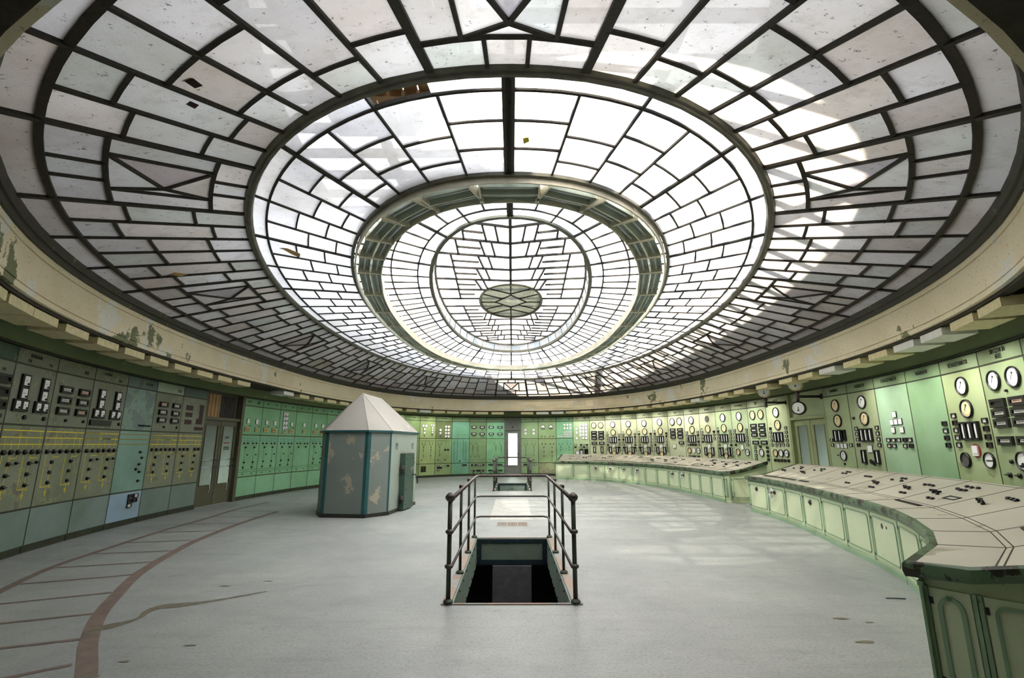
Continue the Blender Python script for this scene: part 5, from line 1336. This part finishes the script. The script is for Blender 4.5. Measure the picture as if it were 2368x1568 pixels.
def kn(n, seed, lo=0.52, hi=1.2):
    r = random.Random(seed); out = []
    for i in range(n):
        base = r.uniform(0.3, 0.6); rows = [0.98, 1.08, 1.17]
        pat = r.choice([[(0, 0), (0.1, 0), (0.2, 0), (0, 1), (0.12, 1), (0.24, 1)], [(0, 0), (0.12, 0), (0, 1), (0.1, 1)], [(0, 0), (0.1, 0), (0.2, 0)], [(0, 0), (0.12, 1), (0.22, 1), (0.3, 0)]])
        for a, b in pat: out.append((i, min(0.92, base + a), rows[b] + r.uniform(-0.01, 0.01), 'k'))
        if r.random() < 0.6: out += [(i, base - 0.15, 0.78, 's'), (i, base, 0.76, 's')]
        if r.random() < 0.5: out += [(i, base + 0.1, 0.62, 'k'), (i, base + 0.2, 0.62, 'k')]
    return out
F1 = resample(smooth([(2.05, 23.55), (3.1, 23.1), (4.2, 22.0), (5.2, 20.2), (5.75, 18.0), (5.9, 16.0), (5.92, 14.25)]), 13)
P1, pt1 = desk(F1, 'far curved green control desk with six handwheels', 0.15, 0.22, {2: 'w', 3: 'w', 4: 'w', 5: 'w', 8: 'w', 9: 'w'}, kn(13, 5),
     [(i, 0.05, 0.95, 0.36, 0.41, 'ink') for i in (2, 3, 4, 5)] + [(i, 0.1, 0.9, 0.38, 0.42, 'brown') for i in (7, 8)] + [(9, 0.1, 0.8, 0.5, 0.62, 'seam'), (10, 0.1, 0.5, 0.55, 0.60, 'seam')])
F2 = [(5.79, 12.45), (5.76, 11.5), (5.66, 10.6), (5.5, 9.7), (5.3, 8.8), (5.08, 7.9), (4.88, 7.05), (4.6, 6.2), (4.21, 5.4), (3.77, 4.66), (3.30, 4.06), (2.64, 3.47)]
P2, pt2 = desk(F2, 'near curved green control desk, chipped edge, one handwheel', 0.05, 0.33, {0: 'hub', 1: 'w', 3: 'hub', 6: 'hole'}, kn(11, 11),
     [(0, 0.3, 0.95, 0.30, 0.36, 'ink'), (1, 0.05, 0.9, 0.30, 0.36, 'ink'), (2, 0.1, 0.5, 0.32, 0.38, 'ink'), (6, 0.1, 0.8, 0.36, 0.40, 'ink'), (6, 0.6, 0.85, 0.70, 0.78, 'black'),
      (9, 0.1, 0.9, 0.62, 0.72, 'seam'), (9, 0.2, 0.8, 0.80, 0.84, 'red'), (9, 0.3, 0.95, 0.90, 0.98, 'brown'), (10, 0.05, 0.3, 0.55, 1.1, 'seam')])
# roll of tape on the near desk
p = pt2(10, 0.62) * 0.35 + pt2(11, 0.62) * 0.65
mb = MB(); mb.mat(M['gloveb']); mb.smooth = True; mb.lathe([(0.022, 0), (0.045, 0), (0.047, 0.01), (0.047, 0.03), (0.045, 0.038)], 20, cap=False); mb.mat(M['glove']); mb.lathe([(0.045, 0.038), (0.038, 0.044), (0.022, 0.04), (0.018, 0.03), (0.022, 0.0)], 20, cap=False)
o = mb.build('plug_socket', None, None, (p.x, p.y, p.z + 0.004)); tag(o, 'small round white and blue socket lying on the near control desk', 'socket')

mb = MB(); mb.tube([(3.98, 5.60, 0.006), (4.08, 5.585, 0.008), (4.17, 5.575, 0.006)], 0.005, 6); o = mb.build('thin_stick', M['darkiron']); tag(o, 'thin dark stick lying on the floor in front of the near desk', 'stick')
# ------------------------------------------------------------------ octagonal steel booth
u_ = Vector((0.11, 0.994, 0)); v_ = Vector((0.994, -0.11, 0))
c3 = Vector((-3.27, 11.40, 0)); c2 = Vector((-4.29, 11.53, 0)); c4 = c3 + v_ * 0.36 + u_ * 0.50; c5 = c4 + u_ * 2.05; c1 = c2 - v_ * 0.34 + u_ * 0.5; c8 = c1 + u_ * 2.05
c6 = c5 - v_ * 0.36 + u_ * 0.5; c7 = c8 + v_ * 0.34 + u_ * 0.5
oct_ = [c1, c2, c3, c4, c5, c6, c7, c8]; cen = sum(oct_, Vector()) / 8
B = empty('guard_booth', tuple(cen)); tag(B, 'grey-green eight-sided steel booth with a pointed hipped roof', 'booth')
bo = lambda o: setattr(o, 'location', -cen) or o
HB = 1.92; Z = Vector((0, 0, 1))
mb = MB()
for i in range(8):
    a, b = oct_[i], oct_[(i + 1) % 8]
    if i == 3: continue
    mb.face([a, b, b + Z * HB, a + Z * HB])
bo(mb.build('walls', M['boothwall'], B))
mb = MB(); S_ = [0, 0.34, 0.53, 1.58, 1.76, 2.05]; ZZ = [0, 1.46, 1.63, HB]   # side wall with two loopholes
W3 = lambda s, z, d=0.0: c4 + u_ * s + Z * z - v_ * d
for i in range(5):
    for j in range(3):
        if j == 1 and i in (1, 3):
            s0, s1, z0, z1 = S_[i], S_[i + 1], ZZ[j], ZZ[j + 1]; m = 0.04; q = [(s0, z0), (s1, z0), (s1, z1), (s0, z1)]; r_ = [(s0 + m, z0 + m), (s1 - m, z0 + m), (s1 - m, z1 - m), (s0 + m, z1 - m)]
            for k in range(4): k2 = (k + 1) % 4; mb.face([W3(*q[k]), W3(*q[k2]), W3(*r_[k2], 0.10), W3(*r_[k], 0.10)])
            mb.face([W3(*t, 0.10) for t in r_])
            continue
        mb.face([W3(S_[i], ZZ[j]), W3(S_[i + 1], ZZ[j]), W3(S_[i + 1], ZZ[j + 1]), W3(S_[i], ZZ[j + 1])])
o = bo(mb.build('side_wall', M['boothlight'], B)); o['label'] = 'pale wall with two square loopholes'
mb = MB()
for i in range(5):
    for e in (0, 1):
        a = oct_[i]; nb = oct_[(i + 1) % 8] if e else oct_[i - 1]; d = (nb - a).normalized()
        if i in (4,) : continue
        t = Vector((-d.y, d.x, 0)); t = t if t.dot(a - cen) > 0 else -t
        p0 = a + t * 0.004; p1 = a + d * (0.075 if i in (1, 2) else 0.035) + t * 0.004
        mb.face([p0, p1, p1 + Z * HB, p0 + Z * HB])
bo(mb.build('corner_strip', M['teal'], B))
mb = MB()
for i in range(8):
    a, b = oct_[i], oct_[(i + 1) % 8]; oa = (a - cen).normalized(); ob = (b - cen).normalized(); mb.bar(a + oa * 0.03 + Z * (HB - 0.02), b + ob * 0.03 + Z * (HB - 0.02), 0.05, 0.05, over=0.02)
bo(mb.build('eaves_trim', M['teal'], B))
RA = Vector((-3.76, 12.35, 2.88)); RB = Vector((-3.56, 13.45, 2.84)); ov = [p + (p - cen).normalized() * 0.05 + Z * HB for p in oct_]
mb = MB()
for i, tgt in ((0, RA), (1, RA), (2, RA), (4, RB), (5, RB), (6, RB)): mb.face([ov[i], ov[(i + 1) % 8], tgt])
mb.face([ov[3], ov[4], RB, RA]); mb.face([ov[7], ov[0], RA, RB]); mb.face(list(reversed(ov)))
for i in range(8): mb.bar(ov[i], RA if i in (0, 1, 2, 3) else RB, 0.012, 0.012)
bo(mb.build('roof', M['boothroof'], B))
mb = MB()
for i in range(4):
    a, b = oct_[i], oct_[i + 1]; t = (a + b) / 2 - cen; t.normalize(); mb.bar(a + t * 0.01 + Z * 0.04, b + t * 0.01 + Z * 0.04, 0.02, 0.08)
bo(mb.build('base_strip', M['darkiron'], B))
mb = MB(); q = lambda s, z, d: c4 + u_ * s + Z * z + v_ * d
mb.faces([q(0.70, 0.03, 0.01), q(1.44, 0.03, 0.01), q(1.44, 0.03, 0.14), q(0.70, 0.03, 0.14), q(0.70, 1.38, 0.01), q(1.44, 1.38, 0.01), q(1.44, 1.38, 0.14), q(0.70, 1.38, 0.14)], [(0, 3, 2, 1), (4, 5, 6, 7), (0, 1, 5, 4), (1, 2, 6, 5), (2, 3, 7, 6), (3, 0, 4, 7)])
dr = bo(mb.build('steel_door', M['boothdoor'], B)); dr['label'] = 'thick dark green steel door'
for z in (0.28, 1.0):
    mb = MB(); mb.tube([q(0.66, z - 0.09, 0.09), q(0.66, z + 0.09, 0.09)], 0.045, 10); mb.tube([q(0.66, z - 0.02, 0.09), q(0.66, z + 0.02, 0.09)], 0.055, 10); mb.build('hinge', M['darkiron'], dr)
mb = MB(); mb.tube([q(1.34, 0.84, 0.14), q(1.40, 0.83, 0.20), q(1.50, 0.70, 0.22), q(1.52, 0.60, 0.22)], 0.016, 8); mb.build('lever_handle', M['black'], dr)
mb = MB()
for s in (0.84, 1.34):
    for z in (0.15, 0.5, 0.85, 1.25): mb.tube([q(s, z, 0.14), q(s, z, 0.15)], 0.014, 8)
mb.build('bolt', M['darkiron'], dr)
mb = MB(); mb.tube([q(1.7, 1.12, 0.0), q(1.7, 1.12, 0.07)], 0.02, 8); bo(mb.build('side_latch', M['brown'], B))

# ------------------------------------------------------------------ stair pits and their railings
def stair(h, label, far=False):
    x0, x1, y0, y1 = h; P = empty('stairwell', ((x0 + x1) / 2, (y0 + y1) / 2, 0)); tag(P, label, 'stairwell'); cx, cyy = (x0 + x1) / 2, (y0 + y1) / 2
    mv = lambda o: setattr(o, 'location', (-cx, -cyy, 0)) or o
    D = -0.42; mb = MB()   # riveted green lining plates
    e = 0.012
    mb.box(x0, x0 + 0.02, y0, y1, D, -0.004); mb.box(x1 - 0.02, x1, y0, y1, D, -0.004); mb.box(x0 + 0.02, x1 - 0.02, y1 - 0.02, y1, D, -0.004)
    mv(mb.build('lining_plate', M['pitpanel'], P))
    mb = MB(); f = y1 - 0.02
    for a, b, c, d in ((x0 + 0.02, x1 - 0.02, -0.07, -0.006), (x0 + 0.02, x1 - 0.02, D, D + 0.08), (x0 + 0.02, x0 + 0.10, D + 0.08, -0.07), (x1 - 0.10, x1 - 0.02, D + 0.08, -0.07)): mb.box(a, b, f - 0.015, f, c, d)
    mv(mb.build('end_frame', M['pitblue'], P))
    mb = MB()
    for k in range(6):
        for z in (-0.035, D + 0.04): mb.lathe([(0.013, 0.0), (0.011, 0.01)], 8, c=(x0 + 0.10 + k * (x1 - x0 - 0.2) / 5, f - 0.015, z), axis='y')
    for k in range(2):
        for xx in (x0 + 0.06, x1 - 0.06): mb.lathe([(0.013, 0.0), (0.011, 0.01)], 8, c=(xx, f - 0.015, -0.16 - 0.12 * k), axis='y')
    for k in range(8):
        yy = y0 + 0.2 + k * (y1 - y0 - 0.4) / 7
        for xx, s in ((x0 + 0.02, 1), (x1 - 0.02, -1)):
            for z in (-0.05, D + 0.04): mb.box(xx if s > 0 else xx - 0.01, xx + 0.01 if s > 0 else xx, yy - 0.012, yy + 0.012, z - 0.012, z + 0.012)
    mv(mb.build('rivet', M['steel'], P))
    mb = MB()   # curb angle around the opening
    mb.box(x0 - 0.10, x0, y0 - 0.03, y1 + 0.06, 0.0, 0.012); mb.box(x1, x1 + 0.10, y0 - 0.03, y1 + 0.06, 0.0, 0.012); mb.box(x0, x1, y0 - 0.03, y0, 0.0, 0.012); mb.box(x0, x1, y1, y1 + 0.05, 0.0, 0.012)
    mv(mb.build('curb', M['curb'], P))
    mb = MB(); m_ = 0.9   # dark shaft below
    X0, X1, Y0, Y1 = x0 - 0.5, x1 + 0.5, y0 - 0.3, y1 + m_
    for q4 in ([(X0, Y0), (X1, Y0)], [(X1, Y0), (X1, Y1)], [(X1, Y1), (X0, Y1)], [(X0, Y1), (X0, Y0)]):
        (a, b), (c, d) = q4; mb.face([(a, b, -3.2), (c, d, -3.2), (c, d, -0.13), (a, b, -0.13)])
    mb.face([(X0, Y0, -3.2), (X1, Y0, -3.2), (X1, Y1, -3.2), (X0, Y1, -3.2)])
    mv(mb.build('shaft_wall', M['pit'], P))
    mb = MB(); mb.box(cx - 0.33, cx + 0.33, y1 - 0.10, y1 - 0.05, -3.2, D - 0.005); mv(mb.build('hanging_board', simple('pit_board_slate', srgb(104, 104, 108), 0.6), P))
    for s, xa in ((-1, x0 + 0.08), (1, x1 - 0.08)):
        mb = MB(); mb.bar((xa, y0 + 0.1, -0.5), (xa, y1 - 0.5, -2.7), 0.05, 0.22)
        mv(mb.build('stringer', M['darkiron'], P))
    for k in range(9):
        t = (k + 0.5) / 9; yy = y0 + 0.2 + t * (y1 - y0 - 0.8); zz = -0.62 - 2.1 * t
        mb = MB(); mb.box(x0 + 0.10, x1 - 0.10, yy, yy + 0.24, zz, zz + 0.03); mv(mb.build('tread', M['darkiron'], P))
    # railing
    Rl = empty('stair_railing', (cx, cyy, 0)); tag(Rl, label.replace('stairwell', 'steel railing around the stairwell').replace('open ', ''), 'railing', 'railings around the stairwells')
    mv2 = lambda o: setattr(o, 'location', (-cx, -cyy, 0)) or o
    xa, xb = x0 - 0.03, x1 + 0.03; H = 1.05; ye = y1 + 0.02; yss = [y0 + 0.0, y0 + 1.17, y0 + 2.35, ye]
    for xx in (xa, xb):
        for k, yy in enumerate(yss):
            mb = MB(); r = 0.024 if k == 0 else 0.018
            mb.tube([(xx, yy, 0.012), (xx, yy, H - 0.01 if k else H)], r, 10); mb.lathe([(0.05, 0.012), (0.05, 0.03), (0.03, 0.05)], 12, c=(xx, yy, 0))
            o = mv2(mb.build('post', M['railgreen'], Rl))
            mb = MB(); mb.smooth = True
            if k == 0:
                for z in (0.36, 0.70): mb.lathe([(0.024, -0.025), (0.042, -0.012), (0.046, 0), (0.042, 0.012), (0.024, 0.025)], 14, c=(xx, yy, z), cap=False)
                mb.lathe([(0.026, -0.05), (0.05, -0.025), (0.056, 0.0), (0.045, 0.022), (0.02, 0.045), (0.0, 0.052)], 14, c=(xx, yy, H), cap=False); mb.build('finial', M['steel'], o)
            elif k < 3: mb.lathe([(0.02, -0.03), (0.032, -0.01), (0.034, 0.01), (0.026, 0.03), (0.0, 0.036)], 12, c=(xx, yy, H + 0.005), cap=False); mb.build('finial', M['steel'], o)
    def loop(z, r, nm, mt, off_=0.0):
        c = 0.10
        pts = [(xa + off_, yss[0], z)] + [(xa + off_, ye - c, z), (xa + c, ye + 0.0, z), (xb - c, ye + 0.0, z), (xb - off_, ye - c, z)] + [(xb - off_, yss[0], z)]
        mb = MB(); mb.tube(pts, r, 10); mv2(mb.build(nm, M[mt], Rl))
    loop(H, 0.024, 'top_rail', 'steel', 0.035); loop(0.70, 0.015, 'middle_rail', 'steel', 0.03); loop(0.36, 0.015, 'lower_rail', 'steel', 0.03)
stair(HOLES[0], 'near open stairwell in the middle of the floor')
stair(HOLES[1], 'far open stairwell in front of the narrow back door', True)
